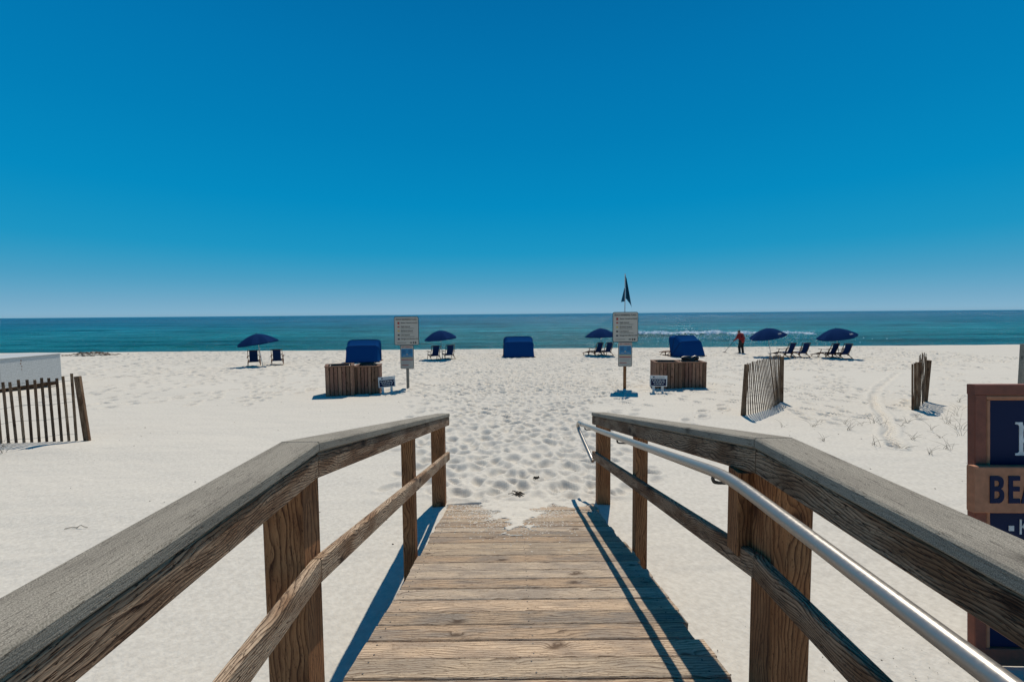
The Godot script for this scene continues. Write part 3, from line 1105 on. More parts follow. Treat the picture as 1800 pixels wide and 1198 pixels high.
func make_warning_sign(label: String, at: Vector3, turn: float, h: float, post_m: Material) -> void:
	var s := thing("warning_sign", label, "sign", at, turn, "beach warning signs")
	var st := new_st()
	board(st, Vector3(0, -0.5, 0), Vector3(0, h - 0.12, 0), Vector3.RIGHT, 0.085, 0.085)
	part(s, "post", st, post_m)
	var up := part(s, "flag_panel", plate(0.79, 0.94, 0.008, 0.06), M.ink)
	up.position = Vector3(0, h - 0.47, 0.056)
	var fc := part(up, "face", plate(0.755, 0.905, 0.004, 0.045), M.sign_face)
	fc.position.z = 0.0055
	lettering(up, "BEACH WARNING FLAGS", Vector3(0, 0.375, 0.009), 0.056, M.ink, false, HORIZONTAL_ALIGNMENT_CENTER, 0.75, true)
	var rows := [["Water Closed to Public", M.sign_red, 0.255], ["High Hazard", M.sign_red, 0.135], ["Medium Hazard", M.sign_yellow, 0.0], ["Low Hazard", M.ink, -0.135], ["Dangerous Marine Life", M.navy_paint, -0.265]]
	for r in rows:
		patch(up, "flag_symbol", Vector3(-0.255, r[2], 0.009), 0.065, 0.042 if r[0] != "Water Closed to Public" else 0.075, r[1])
		lettering(up, r[0], Vector3(-0.18, r[2] + 0.005, 0.009), 0.042, M.ink, false, HORIZONTAL_ALIGNMENT_LEFT, 0.85, true)
	lettering(up, "High Surf and/or Strong Currents", Vector3(-0.18, 0.083, 0.009), 0.024, M.ink, false, HORIZONTAL_ALIGNMENT_LEFT, 0.85)
	lettering(up, "Moderate Surf and/or Currents", Vector3(-0.18, -0.052, 0.009), 0.024, M.ink, false, HORIZONTAL_ALIGNMENT_LEFT, 0.85)
	lettering(up, "Calm Conditions, Exercise Caution", Vector3(-0.18, -0.187, 0.009), 0.024, M.ink, false, HORIZONTAL_ALIGNMENT_LEFT, 0.85)
	patch(up, "rule_line", Vector3(-0.16, -0.385, 0.009), 0.3, 0.012, M.ink)
	for e in [[0.14, 0.075, 0.03], [0.22, 0.03, 0.07]]:
		patch(up, "emblem", Vector3(e[0], -0.385, 0.009), e[1], e[2], M.ink)
	var em := part(up, "emblem", plate(0.062, 0.062, 0.003, 0.03), M.ink)
	em.position = Vector3(0.285, -0.385, 0.009)
	var lo := part(s, "rip_current_panel", plate(0.435, 0.77, 0.008, 0.04), M.ink)
	lo.position = Vector3(0, h - 0.94 - 0.385, 0.05)
	var lf := part(lo, "face", plate(0.41, 0.745, 0.004, 0.03), M.sign_face)
	lf.position.z = 0.0055
	lettering(lo, "RIP CURRENTS", Vector3(0, 0.325, 0.009), 0.04, M.sign_red, false, HORIZONTAL_ALIGNMENT_CENTER, 0.9, true)
	patch(lo, "picture", Vector3(0, 0.135, 0.009), 0.37, 0.27, M.sign_blue)
	# the current drawn between two bars, and the beach below
	patch(lo, "picture_bar", Vector3(-0.1, 0.175, 0.0122), 0.11, 0.13, M.sign_sea)
	patch(lo, "picture_bar", Vector3(0.1, 0.175, 0.0122), 0.11, 0.13, M.sign_sea)
	var ar := new_st()
	for sx in [-1, 1]:
		tube(ar, smooth_path([Vector3(0, 0.03, 0.0125), Vector3(sx * 0.005, 0.12, 0.0125), Vector3(sx * 0.03, 0.06, 0.0125), Vector3(sx * 0.14, 0.035, 0.0125)], 4), 0.005, 5)
	part(lo, "picture_arrow", ar, M.sign_face)
	patch(lo, "picture_beach", Vector3(0, -0.025, 0.009), 0.37, 0.045, M.sign_tan)
	patch(lo, "red_bar", Vector3(0, -0.085, 0.009), 0.37, 0.028, M.sign_red)
	for k in 3:
		patch(lo, "text_line", Vector3(-0.02 * (k % 2), -0.135 - 0.04 * k, 0.009), 0.33 - 0.05 * (k % 2), 0.013, M.sign_back)
	patch(lo, "red_bar", Vector3(-0.065, -0.265, 0.009), 0.22, 0.022, M.sign_red)
	for k in 2:
		patch(lo, "text_line", Vector3(0.0, -0.305 - 0.03 * k, 0.009), 0.34 - 0.1 * k, 0.012, M.sign_back)

func make_warning_signs() -> void:
	make_warning_sign("grey beach warning flag sign on a pale post beside the left bins", Vector3(-3.44, ground(-3.44, 14.88), -14.88), deg_to_rad(4.0), 2.37, M.cap)
	make_warning_sign("beach warning flag sign on a brown post below the hanging flag", Vector3(3.55, ground(3.55, 14.27), -14.27), deg_to_rad(-3.0), 2.42, M.post)
	# the flag hangs limp on a staff fixed behind the right sign
	var f := thing("warning_flag", "limp dark teal warning flag hanging on a thin staff above the right sign", "flag", Vector3(3.565, ground(3.565, 14.36), -14.36))
	var st := new_st()
	tube(st, [Vector3(0, -0.3, 0), Vector3(0, 3.62, 0)], 0.014, 8)
	part(f, "staff", st, M.white_pole)
	var fl := new_st()
	# folds: the cloth drops from the hoist in a few deep pleats
	var nx := 14
	var ny := 12
	var g := []
	for j in ny + 1:
		var ty := float(j) / ny
		for i in nx + 1:
			var tx := float(i) / nx
			var spread := 0.035 + 0.21 * ty
			var px := 0.012 + tx * spread
			var py := 3.58 - ty * (0.75 + 0.45 * tx * tx) - tx * 0.12 * (1.0 - ty)
			var pz := 0.05 * sin(tx * 9.0 + ty * 1.4) * (0.35 + ty * 0.65)
			g.append(Vector3(px, py, pz))
	for j in ny:
		for i in nx:
			var a: Vector3 = g[j * (nx + 1) + i]
			var b: Vector3 = g[j * (nx + 1) + i + 1]
			var c: Vector3 = g[(j + 1) * (nx + 1) + i + 1]
			var d: Vector3 = g[(j + 1) * (nx + 1) + i]
			quad(fl, a, b, c, d, a - Vector3(0, 0, 1))
	# a fold blown to the other side of the staff
	for k in 5:
		var y0 := 3.18 - k * 0.085
		var w0 := 0.02 + 0.02 * k
		quad(fl, Vector3(-0.012, y0, 0.012), Vector3(-0.012 - w0, y0 - 0.02, 0.03), Vector3(-0.012 - w0 - 0.02, y0 - 0.105, 0.03), Vector3(-0.012, y0 - 0.085, 0.012), Vector3(0, y0, -1))
	part(f, "cloth", fl, M.flag)

# ------------------------------------------------------------------ small notice boards by the bins
func make_notice(label: String, at: Vector3, turn: float, tilt: float) -> void:
	var s := thing("notice_board", label, "sign", at, turn, "small notice boards")
	for x in [-0.13, 0.13]:
		var st := new_st()
		board(st, Vector3(x, -0.2, 0), Vector3(x, 0.5, 0), Vector3.RIGHT, 0.07, 0.022)
		part(s, "leg", st, M.white_paint)
	var bd := new_st()
	box(bd, Vector3(0, 0.36, 0.025), Vector3(0.5, 0.32, 0.026), 0.003)
	part(s, "board", bd, M.white_paint)
	patch(s, "blue_panel", Vector3(0, 0.325, 0.0395), 0.44, 0.2, M.navy_paint)
	patch(s, "emblem", Vector3(-0.14, 0.475, 0.0395), 0.05, 0.04, M.navy_paint)
	for k in 9:
		patch(s, "heading_mark", Vector3(-0.085 + k * 0.031, 0.475, 0.0395), 0.02, 0.026, M.sign_back)
	# three lines of white words, too small to read
	for k in 3:
		var x := -0.19 + 0.03 * k
		while x < 0.19 - 0.03 * k:
			var w := rng.randf_range(0.03, 0.075)
			patch(s, "word", Vector3(x + w / 2, 0.38 - 0.053 * k, 0.0425), minf(w, 0.195 - 0.03 * k - x), 0.02, M.white_paint)
			x += w + 0.016
	s.rotation.z = tilt

func make_notice_boards() -> void:
	make_notice("small white notice with navy panel leaning beside the left bins", Vector3(-3.82, ground(-3.8, 13.8), -13.78), deg_to_rad(22.0), deg_to_rad(2.0))
	make_notice("small white notice with navy panel in front of the right bins", Vector3(4.31, ground(4.3, 13.4), -13.36), deg_to_rad(-4.0), deg_to_rad(-1.0))

# ------------------------------------------------------------------ umbrellas and chairs
func make_umbrella() -> Node3D:
	var u := thing("beach_umbrella", "", "umbrella", Vector3.ZERO, 0.0, "navy beach umbrellas")
	var st := new_st()
	tube(st, [Vector3(0, -0.4, 0), Vector3(0, 1.9, 0)], 0.017, 10)
	part(u, "pole", st, M.white_pole)
	var R := 1.1
	var rise := 0.5
	var prof := func(t: float, a: float) -> Vector3:
		var k := a / (TAU / 8.0)
		var fr := absf(k - roundf(k)) * 2.0     # 0 on a rib, 1 between ribs
		var sag := 1.0 - 0.08 * (1.0 - cos(fr * PI)) * 0.5 * t
		return Vector3(cos(a) * R * t * sag, 1.92 - rise * pow(t, 1.75) - 0.05 * fr * t * (1.0 - 0.6 * t), sin(a) * R * t * sag)
	for g in 8:
		var ca := new_st()
		for q in 4:
			for k in 6:
				var a0 := TAU / 8 * (g + q / 4.0)
				var a1 := TAU / 8 * (g + (q + 1) / 4.0)
				quad(ca, prof.call(k / 6.0, a0), prof.call(k / 6.0, a1), prof.call((k + 1) / 6.0, a1), prof.call((k + 1) / 6.0, a0), Vector3(0, 0.4, 0))
			# hanging hem
			var b0 := TAU / 8 * (g + q / 4.0)
			var b1 := TAU / 8 * (g + (q + 1) / 4.0)
			var e0: Vector3 = prof.call(1.0, b0)
			var e1: Vector3 = prof.call(1.0, b1)
			quad(ca, e0, e1, e1 + Vector3(0, -0.07, 0), e0 + Vector3(0, -0.07, 0), Vector3(0, e0.y, 0))
		part(u, "canopy_panel", ca, M.umbrella)
		var rb := new_st()
		var a := TAU / 8 * g
		var pts := []
		for k in 6:
			pts.append(prof.call((k + 0.3) / 5.3, a) + Vector3(0, -0.018, 0))
		tube(rb, pts, 0.006, 5)
		tube(rb, [Vector3(cos(a) * 0.03, 1.42, sin(a) * 0.03), pts[2]], 0.005, 5)
		part(u, "rib", rb, M.white_pole)
	var fi := new_st()
	tube(fi, [Vector3(0, 1.9, 0), Vector3(0, 1.93, 0), Vector3(0, 1.96, 0), Vector3(0, 1.98, 0)], [0.03, 0.035, 0.022, 0.004], 8)
	part(u, "finial", fi, M.navy_cloth)
	return u

func umbrella_mark(u: Node3D, ang: float) -> void:
	# pale arched emblem printed near the hem
	var st := new_st()
	for k in 3:
		var pts := []
		for q in 7:
			var t := q / 6.0
			var a := ang + (-0.13 + 0.09 * k) + 0.085 * t
			var rr := 0.78 + 0.1 * (1.0 - sin(t * PI)) * 0.9
			pts.append(Vector3(cos(a) * 1.09 * rr, 1.935 - 0.5 * pow(rr, 1.75), sin(a) * 1.09 * rr))
		tube(st, pts, 0.009, 5)
	part(u, "emblem", st, M.white_paint)

func make_chair(rest: bool) -> Node3D:
	var c := thing("reclining_beach_chair" if rest else "beach_chair", "", "chair", Vector3.ZERO, 0.0, "navy wooden beach chairs")
	var w := 0.29
	var b0 := Vector3(0, 0.27, 0.2)
	var b1 := Vector3(0, 0.98, 0.5)
	for s in [-1, 1]:
		var o := Vector3(s * w, 0, 0)
		var st := new_st()
		board(st, b0 + o - Vector3(0, 0.08, 0.035), b1 + o, Vector3.RIGHT, 0.028, 0.04)
		part(c, "back_rail", st, M.chair_wood)
		st = new_st()
		board(st, Vector3(s * w, 0.34, -0.42), Vector3(s * w, 0.24, 0.28), Vector3.RIGHT, 0.028, 0.045)
		part(c, "seat_rail", st, M.chair_wood)
		st = new_st()
		board(st, Vector3(s * (w + 0.04), 0.575, -0.4), Vector3(s * (w + 0.04), 0.55, 0.34), Vector3.RIGHT, 0.07, 0.02)
		part(c, "arm", st, M.chair_wood)
		st = new_st()
		board(st, Vector3(s * (w + 0.03), 0.0, -0.42), Vector3(s * (w + 0.03), 0.565, -0.2), Vector3.RIGHT, 0.024, 0.04)
		part(c, "leg", st, M.chair_wood)
		st = new_st()
		board(st, Vector3(s * (w + 0.03), 0.0, 0.55), Vector3(s * (w + 0.03), 0.33, 0.05), Vector3.RIGHT, 0.024, 0.04)
		part(c, "leg", st, M.chair_wood)
	for p in [[b1 + Vector3(0, -0.015, 0), "crossbar"], [b0.lerp(b1, 0.56), "crossbar"], [b0.lerp(b1, 0.03), "crossbar"], [Vector3(0, 0.05, 0.5), "crossbar"], [Vector3(0, 0.33, -0.42), "crossbar"]]:
		var st := new_st()
		var q: Vector3 = p[0]
		board(st, q - Vector3(w + 0.02, 0, 0), q + Vector3(w + 0.02, 0, 0), Vector3.UP, 0.04, 0.024)
		part(c, p[1], st, M.chair_wood)
	var bk := new_st()
	sheet(bk, b0 + Vector3(0, 0.0, 0.015), b1 + Vector3(0, 0, 0.012), 0.215, 0.035)
	part(c, "backrest", bk, M.navy_cloth)
	var se := new_st()
	sheet(se, Vector3(0, 0.345, -0.43), Vector3(0, 0.27, 0.22), 0.25, -0.05)
	part(c, "seat", se, M.navy_cloth)
	if rest:
		var fr := new_st()
		sheet(fr, Vector3(0, 0.34, -0.45), Vector3(0, 0.17, -1.0), 0.23, -0.03)
		part(c, "footrest", fr, M.navy_cloth)
		for s in [-1, 1]:
			var st := new_st()
			board(st, Vector3(s * 0.26, 0.33, -0.42), Vector3(s * 0.26, 0.15, -1.03), Vector3.RIGHT, 0.028, 0.04)
			part(c, "footrest_rail", st, M.chair_wood)
			st = new_st()
			board(st, Vector3(s * 0.26, 0.0, -0.95), Vector3(s * 0.26, 0.18, -0.9), Vector3.RIGHT, 0.024, 0.035)
			part(c, "footrest_leg", st, M.chair_wood)
	return c

# slung cloth between two bars, with thickness
func sheet(st: SurfaceTool, a: Vector3, b: Vector3, hw: float, sag: float) -> void:
	var n := 6
	var d := (b - a).normalized()
	var nrm := Vector3.RIGHT.cross(d).normalized()
	for k in n:
		var p0 := a.lerp(b, float(k) / n) + nrm * (sag * sin(PI * k / n))
		var p1 := a.lerp(b, float(k + 1) / n) + nrm * (sag * sin(PI * (k + 1) / n))
		var x := Vector3(hw, 0, 0)
		var t := nrm * 0.003
		var mid := (p0 + p1) / 2
		quad(st, p0 - x + t, p0 + x + t, p1 + x + t, p1 - x + t, mid)
		quad(st, p0 - x - t, p0 + x - t, p1 + x - t, p1 - x - t, mid)
		quad(st, p0 - x - t, p0 - x + t, p1 - x + t, p1 - x - t, mid)
		quad(st, p0 + x - t, p0 + x + t, p1 + x + t, p1 + x - t, mid)

func make_beach_sets() -> void:
	var us := [
		[-14.43, 26.2, 7.0, 4.0, "navy beach umbrella over two chairs at the far left", 0.2],
		[-4.63, 30.2, 4.5, 3.0, "navy beach umbrella just right of the left warning sign", 0.5],
		[6.25, 31.75, 2.0, 1.0, "navy beach umbrella partly hidden by the right warning sign", 0.1],
		[17.08, 29.86, 12.0, 3.0, "navy beach umbrella with pale emblem right of the person in red", 0.9],
		[20.76, 28.72, 11.0, 3.0, "navy beach umbrella with pale emblem farthest right on the beach", 0.3]]
	var first := make_umbrella()
	var at_: Node3D
	for k in us.size():
		var q = us[k]
		var p := Vector3(q[0], ground(q[0], q[1]), -q[1])
		if k == 0:
			at_ = first
			at_.position = p
			at_.set_meta("label", q[4])
		else:
			at_ = copy_of(first, p, 0.0, q[4])
		# tilted in the wind: left edge low
		at_.basis = Basis(Vector3.BACK, deg_to_rad(q[2])) * Basis(Vector3.RIGHT, deg_to_rad(q[3])) * Basis(Vector3.UP, q[5])
		if k >= 3:
			umbrella_mark(at_, PI / 2 - 0.35 + q[5])
	var cs := [
		[-15.24, 26.75, 27.0, false, "navy beach chair seen square from behind, left of the farthest left umbrella"],
		[-14.2, 27.4, 24.0, false, "navy beach chair seen square from behind, right of the farthest left umbrella"],
		[-5.15, 29.85, 28.0, false, "lower navy beach chair left of the umbrella by the left warning sign"],
		[-4.27, 30.4, 24.0, false, "taller navy beach chair right of the umbrella by the left warning sign"],
		[5.8, 31.6, 33.0, true, "navy reclining chair with footrest left of the half-hidden umbrella"],
		[6.6, 31.95, 22.0, true, "navy reclining chair right of the half-hidden umbrella, by the signpost"],
		[17.75, 29.4, 20.0, true, "navy reclining chair with long footrest just right of the emblem umbrella pole"],
		[18.65, 29.35, 12.0, true, "navy reclining chair between the two umbrellas on the right"],
		[20.1, 28.8, 16.0, true, "navy reclining chair with footrest under the farthest right umbrella, left of its pole"],
		[20.72, 28.5, 8.0, true, "navy reclining chair under the farthest right umbrella, behind its pole"]]
	var upright := make_chair(false)
	var recl := make_chair(true)
	var used := {}
	for q in cs:
		var src := recl if q[3] else upright
		var p := Vector3(q[0], ground(q[0], q[1]) - 0.01, -q[1])
		if not used.has(src):
			used[src] = true
			src.position = p
			src.rotation.y = deg_to_rad(q[2])
			src.set_meta("label", q[4])
		else:
			copy_of(src, p, deg_to_rad(q[2]), q[4])

# ------------------------------------------------------------------ folding cabanas
func make_cabana(label: String, at: Vector3, turn: float) -> void:
	var c := thing("beach_cabana", label, "cabana", at, turn, "blue beach cabanas")
	var w := 2.1
	var r := 1.42
	var sec := [Vector2(-w / 2, 0), Vector2(-w / 2 + 0.02, 0.5), Vector2(-w / 2 + 0.05, r - 0.22), Vector2(-w / 2 + 0.1, r - 0.08), Vector2(-w / 2 + 0.24, r), Vector2(0, r + 0.015), Vector2(w / 2 - 0.24, r), Vector2(w / 2 - 0.1, r - 0.08), Vector2(w / 2 - 0.05, r - 0.22), Vector2(w / 2 - 0.02, 0.5), Vector2(w / 2, 0)]
	var hoops := [3.0, 47.0, 78.0, 104.0]
	# angle measured from the sand behind, hinged at the foot of the sides; the back faces +z
	var put := func(p: Vector2, deg: float, pull: float) -> Vector3:
		var a := deg_to_rad(deg)
		return Vector3(p.x * (1.0 - 0.02 * pull), p.y * sin(a) * (1.0 - 0.05 * pull), p.y * cos(a) * (0.82 if deg < 90.0 else 0.82) * (1.0 - 0.05 * pull))
	for h in hoops.size() - 1:
		var st := new_st()
		for s in 5:
			var d0 := lerpf(hoops[h], hoops[h + 1], s / 5.0)
			var d1 := lerpf(hoops[h], hoops[h + 1], (s + 1) / 5.0)
			var u0 := sin(PI * s / 5.0)
			var u1 := sin(PI * (s + 1) / 5.0)
			for k in sec.size() - 1:
				quad(st, put.call(sec[k], d0, u0), put.call(sec[k + 1], d0, u0), put.call(sec[k + 1], d1, u1), put.call(sec[k], d1, u1), Vector3(0, 0.3, -0.2))
		part(c, "canopy_panel", st, M.cabana)
	for d in hoops:
		var st := new_st()
		var pts := []
		for p in sec:
			pts.append(put.call(p, d, 0.0) + Vector3(0, 0.0, 0.0))
		tube(st, pts, 0.016, 6)
		part(c, "hoop", st, M.navy_cloth)
	# slatted double seat inside, open to the sea, with its footrest
	for k in 9:
		var st := new_st()
		var z := 0.35 - 0.13 * k
		board(st, Vector3(-0.92, 0.3 + (0.0 if k > 1 else 0.06 * (2 - k)), z), Vector3(0.92, 0.3 + (0.0 if k > 1 else 0.06 * (2 - k)), z), Vector3.BACK, 0.1, 0.02)
		part(c, "seat_slat", st, M.chair_wood)
	for x in [-0.9, 0.9]:
		for z in [-0.65, 0.3]:
			var st := new_st()
			board(st, Vector3(x, -0.02, z), Vector3(x, 0.29, z), Vector3.RIGHT, 0.05, 0.05)
			part(c, "leg", st, M.chair_wood)
		var sk := new_st()
		board(sk, Vector3(x * 1.16, 0.02, 1.15), Vector3(x * 1.16, 0.02, -0.7), Vector3.RIGHT, 0.05, 0.06)
		part(c, "base_rail", sk, M.chair_wood)
	for x in [-0.46, 0.46]:
		var st := new_st()
		board(st, Vector3(x - 0.38, 0.28, -0.85), Vector3(x + 0.38, 0.28, -0.85), Vector3.BACK, 0.3, 0.03)
		board(st, Vector3(x - 0.38, 0.2, -1.2), Vector3(x + 0.38, 0.2, -1.2), Vector3.BACK, 0.3, 0.03)
		board(st, Vector3(x - 0.36, 0.0, -1.25), Vector3(x - 0.36, 0.28, -0.9), Vector3.RIGHT, 0.04, 0.03)
		board(st, Vector3(x + 0.36, 0.0, -1.25), Vector3(x + 0.36, 0.28, -0.9), Vector3.RIGHT, 0.04, 0.03)
		part(c, "footrest", st, M.chair_wood)

func make_cabanas() -> void:
	make_cabana("blue folding cabana standing behind the left pair of bins", Vector3(-9.5, ground(-9.5, 29.0), -29.2), deg_to_rad(8.0))
	make_cabana("blue folding cabana alone in the middle of the beach", Vector3(0.42, ground(0.4, 32.0), -31.9), deg_to_rad(6.0))
	make_cabana("blue folding cabana turned aside behind the right pair of bins", Vector3(11.75, ground(11.7, 31.3), -31.3), deg_to_rad(26.0))

# ------------------------------------------------------------------ the person
func nets(bones: Array, cell: float, st: SurfaceTool, blend: float) -> void:
	# bones: [from, to, radius, radius, colour]; smooth union of tapered capsules, meshed as surface nets
	var lo := Vector3(1e9, 1e9, 1e9)
	var hi := -lo
	for b in bones:
		for e in 2:
			var rr: Vector3 = Vector3.ONE * (b[2 + e] + cell * 3.0)
			lo = lo.min(b[e] - rr)
			hi = hi.max(b[e] + rr)
	var n := Vector3i(((hi - lo) / cell).ceil()) + Vector3i.ONE
	var f := PackedFloat32Array()
	f.resize(n.x * n.y * n.z)
	f.fill(1.0)
	var raw := PackedFloat32Array()
	raw.resize(f.size())
	raw.fill(1.0)
	var id := PackedInt32Array()
	id.resize(f.size())
	for bi in bones.size():
		var b = bones[bi]
		var pad: float = maxf(b[2], b[3]) + blend + cell * 2.0
		var a: Vector3i = Vector3i(((b[0].min(b[1]) - Vector3.ONE * pad - lo) / cell).floor()).clamp(Vector3i.ZERO, n - Vector3i.ONE)
		var e: Vector3i = Vector3i(((b[0].max(b[1]) + Vector3.ONE * pad - lo) / cell).ceil()).clamp(Vector3i.ZERO, n - Vector3i.ONE)
		var ab: Vector3 = b[1] - b[0]
		var l2 := maxf(ab.length_squared(), 1e-9)
		for z in range(a.z, e.z + 1):
			for y in range(a.y, e.y + 1):
				for x in range(a.x, e.x + 1):
					var p: Vector3 = lo + Vector3(x, y, z) * cell - b[0]
					var t := clampf(p.dot(ab) / l2, 0.0, 1.0)
					var d: float = (p - ab * t).length() - lerpf(b[2], b[3], t)
					var k := (z * n.y + y) * n.x + x
					if d < raw[k]:
						raw[k] = d
						id[k] = bi
					var h := clampf(0.5 + 0.5 * (f[k] - d) / blend, 0.0, 1.0)
					f[k] = lerpf(f[k], d, h) - blend * h * (1.0 - h)
	var vert := {}
	var step := [1, n.x, n.x * n.y]
	for z in n.z - 1:
		for y in n.y - 1:
			for x in n.x - 1:
				var k := (z * n.y + y) * n.x + x
				var inside := 0
				for c in 8:
					if f[k + (c & 1) + ((c >> 1) & 1) * n.x + (c >> 2) * n.x * n.y] < 0.0:
						inside += 1
				if inside == 0 or inside == 8:
					continue
				var sum := Vector3.ZERO
				var cnt := 0
				for c in 8:
					for ax in 3:
						if c & (1 << ax):
							continue
						var c2 := c | (1 << ax)
						var fa := f[k + (c & 1) + ((c >> 1) & 1) * n.x + (c >> 2) * n.x * n.y]
						var fb := f[k + (c2 & 1) + ((c2 >> 1) & 1) * n.x + (c2 >> 2) * n.x * n.y]
						if (fa < 0.0) != (fb < 0.0):
							var pa := Vector3(c & 1, (c >> 1) & 1, c >> 2)
							var pb := Vector3(c2 & 1, (c2 >> 1) & 1, c2 >> 2)
							sum += pa.lerp(pb, fa / (fa - fb))
							cnt += 1
				var g := Vector3(f[k + 1] - f[k], f[k + n.x] - f[k], f[k + n.x * n.y] - f[k]).normalized()
				vert[k] = [lo + (Vector3(x, y, z) + sum / cnt) * cell, g, bones[id[k]][4]]
	for k in vert:
		for ax in 3:
			var fb := f[k + step[ax]]
			if (f[k] < 0.0) == (fb < 0.0):
				continue
			var s1: int = step[(ax + 1) % 3]
			var s2: int = step[(ax + 2) % 3]
			if not (vert.has(k - s1) and vert.has(k - s2) and vert.has(k - s1 - s2)):
				continue
			var q := [vert[k], vert[k - s1], vert[k - s1 - s2], vert[k - s2]]
			var nn: Vector3 = q[0][1]
			var order := [0, 1, 2, 0, 2, 3] if (q[0][0] - q[2][0]).cross(q[0][0] - q[1][0]).dot(nn) > 0.0 else [0, 2, 1, 0, 3, 2]
			for o in order:
				st.set_normal(q[o][1])
				st.set_color(q[o][2])
				st.add_vertex(q[o][0])

func make_person() -> void:
	# faces seaward and to the left (model looks along -z), head bowed over a metal detector
	var at := Vector3(16.5, ground(16.5, 32.65), -32.65)
	var p := thing("person", "person in red jacket and black trousers bending over a metal detector by the water", "person", at, deg_to_rad(20.0))
	var red := Color(0.24, 0.012, 0.014)
	var blk := Color(0.012, 0.012, 0.014)
	var skin := Color(0.42, 0.24, 0.16)
	var hair := Color(0.02, 0.017, 0.015)
	var shoe := Color(0.03, 0.028, 0.026)
	var hand_r := Vector3(0.27, 0.80, -0.1)
	var hand_l := Vector3(-0.31, 0.93, -0.36)
	var bones := [
		[Vector3(-0.1, 0.9, 0.02), Vector3(0.1, 0.9, 0.02), 0.125, 0.125, blk],
		[Vector3(-0.1, 0.88, 0.02), Vector3(-0.15, 0.49, -0.03), 0.115, 0.088, blk], [Vector3(-0.15, 0.49, -0.03), Vector3(-0.17, 0.1, 0.03), 0.088, 0.075, blk],
		[Vector3(0.1, 0.88, 0.02), Vector3(0.14, 0.49, -0.05), 0.115, 0.088, blk], [Vector3(0.14, 0.49, -0.05), Vector3(0.17, 0.1, 0.0), 0.088, 0.075, blk],
		[Vector3(-0.17, 0.05, 0.05), Vector3(-0.18, 0.035, -0.15), 0.05, 0.038, shoe], [Vector3(0.17, 0.05, 0.02), Vector3(0.19, 0.035, -0.18), 0.05, 0.038, shoe],
		[Vector3(0, 0.95, 0.03), Vector3(0, 1.12, -0.0), 0.19, 0.185, red], [Vector3(-0.05, 1.12, 0.0), Vector3(-0.06, 1.32, -0.07), 0.175, 0.15, red], [Vector3(0.05, 1.12, 0.0), Vector3(0.06, 1.32, -0.07), 0.175, 0.15, red],
		[Vector3(-0.17, 1.36, -0.09), Vector3(0.17, 1.36, -0.09), 0.085, 0.085, red],
		[Vector3(0.19, 1.36, -0.09), Vector3(0.28, 1.08, -0.03), 0.082, 0.07, red], [Vector3(0.28, 1.08, -0.03), Vector3(0.27, 0.86, -0.09), 0.068, 0.05, red],
		[Vector3(-0.19, 1.36, -0.09), Vector3(-0.3, 1.11, -0.12), 0.082, 0.07, red], [Vector3(-0.3, 1.11, -0.12), Vector3(-0.31, 0.97, -0.31), 0.068, 0.05, red],
		[Vector3(0, 1.38, -0.1), Vector3(0, 1.49, -0.17), 0.06, 0.055, skin]]
	var st := new_st()
	nets(bones, 0.018, st, 0.05)
	# head: skull, jaw, nose, ears, brow hollows left by the blend
	var hc := Vector3(0, 1.555, -0.225)
	var head := [
		[hc + Vector3(0, 0.03, 0.02), hc + Vector3(0, 0.03, -0.02), 0.083, 0.08, hair], [hc + Vector3(0, 0.0, -0.02), hc + Vector3(0, -0.06, -0.06), 0.07, 0.05, skin],
		[hc + Vector3(0, 0.0, -0.095), hc + Vector3(0, -0.035, -0.118), 0.01, 0.014, skin], [hc + Vector3(-0.025, -0.07, -0.09), hc + Vector3(0.025, -0.07, -0.09), 0.012, 0.012, Color(0.33, 0.13, 0.1)],
		[hc + Vector3(-0.08, -0.01, 0.0), hc + Vector3(-0.083, 0.02, 0.008), 0.012, 0.014, skin], [hc + Vector3(0.08, -0.01, 0.0), hc + Vector3(0.083, 0.02, 0.008), 0.012, 0.014, skin],
		[hc + Vector3(-0.03, 0.006, -0.083), hc + Vector3(-0.022, 0.006, -0.086), 0.009, 0.009, Color(0.05, 0.04, 0.035)], [hc + Vector3(0.03, 0.006, -0.083), hc + Vector3(0.022, 0.006, -0.086), 0.009, 0.009, Color(0.05, 0.04, 0.035)],
		[hc + Vector3(0, -0.03, 0.03), Vector3(0, 1.44, -0.13), 0.05, 0.052, skin]]
	nets(head, 0.009, st, 0.018)
	for hd in [[hand_r, 1.0], [hand_l, -1.0]]:
		var o: Vector3 = hd[0]
		var s: float = hd[1]
		# palm, four fingers curling round the grip, thumb closing from its side
		var hb := [[o + Vector3(0, 0.05, 0.05), o + Vector3(0, 0.0, 0.0), 0.026, 0.03, skin]]
		for q in 4:
			var z := 0.012 - 0.02 * q
			var l: float = [0.034, 0.042, 0.039, 0.03][q]
			var k0 := o + Vector3(-s * 0.02, -0.02 - 0.004 * q, z - 0.01)
			var k1 := k0 + Vector3(-s * 0.006, -l, -0.006)
			hb.append([k0, k1, 0.009, 0.0085, skin])
			hb.append([k1, k1 + Vector3(s * l * 0.8, -0.008, 0), 0.0085, 0.0075, skin])
		hb.append([o + Vector3(s * 0.015, 0.02, -0.015), o + Vector3(s * 0.03, -0.018, -0.035), 0.012, 0.01, skin])
		hb.append([o + Vector3(s * 0.03, -0.018, -0.035), o + Vector3(s * 0.012, -0.045, -0.04), 0.01, 0.008, skin])
		nets(hb, 0.006, st, 0.007)
	part(p, "body", st, M.body)
	# detector: shaft, grip, arm cuff, control box and search coil, held in the left hand
	var dx := thing("metal_detector", "black metal detector held by the person in red, its coil over the sand", "metal detector", at, deg_to_rad(20.0))
	var g := hand_l + Vector3(0.0, -0.05, -0.02)
	var coil := Vector3(-0.66, 0.07, -0.86)
	var back := g + (g - coil).normalized() * 0.38 + Vector3(0, 0.0, 0)
	st = new_st()
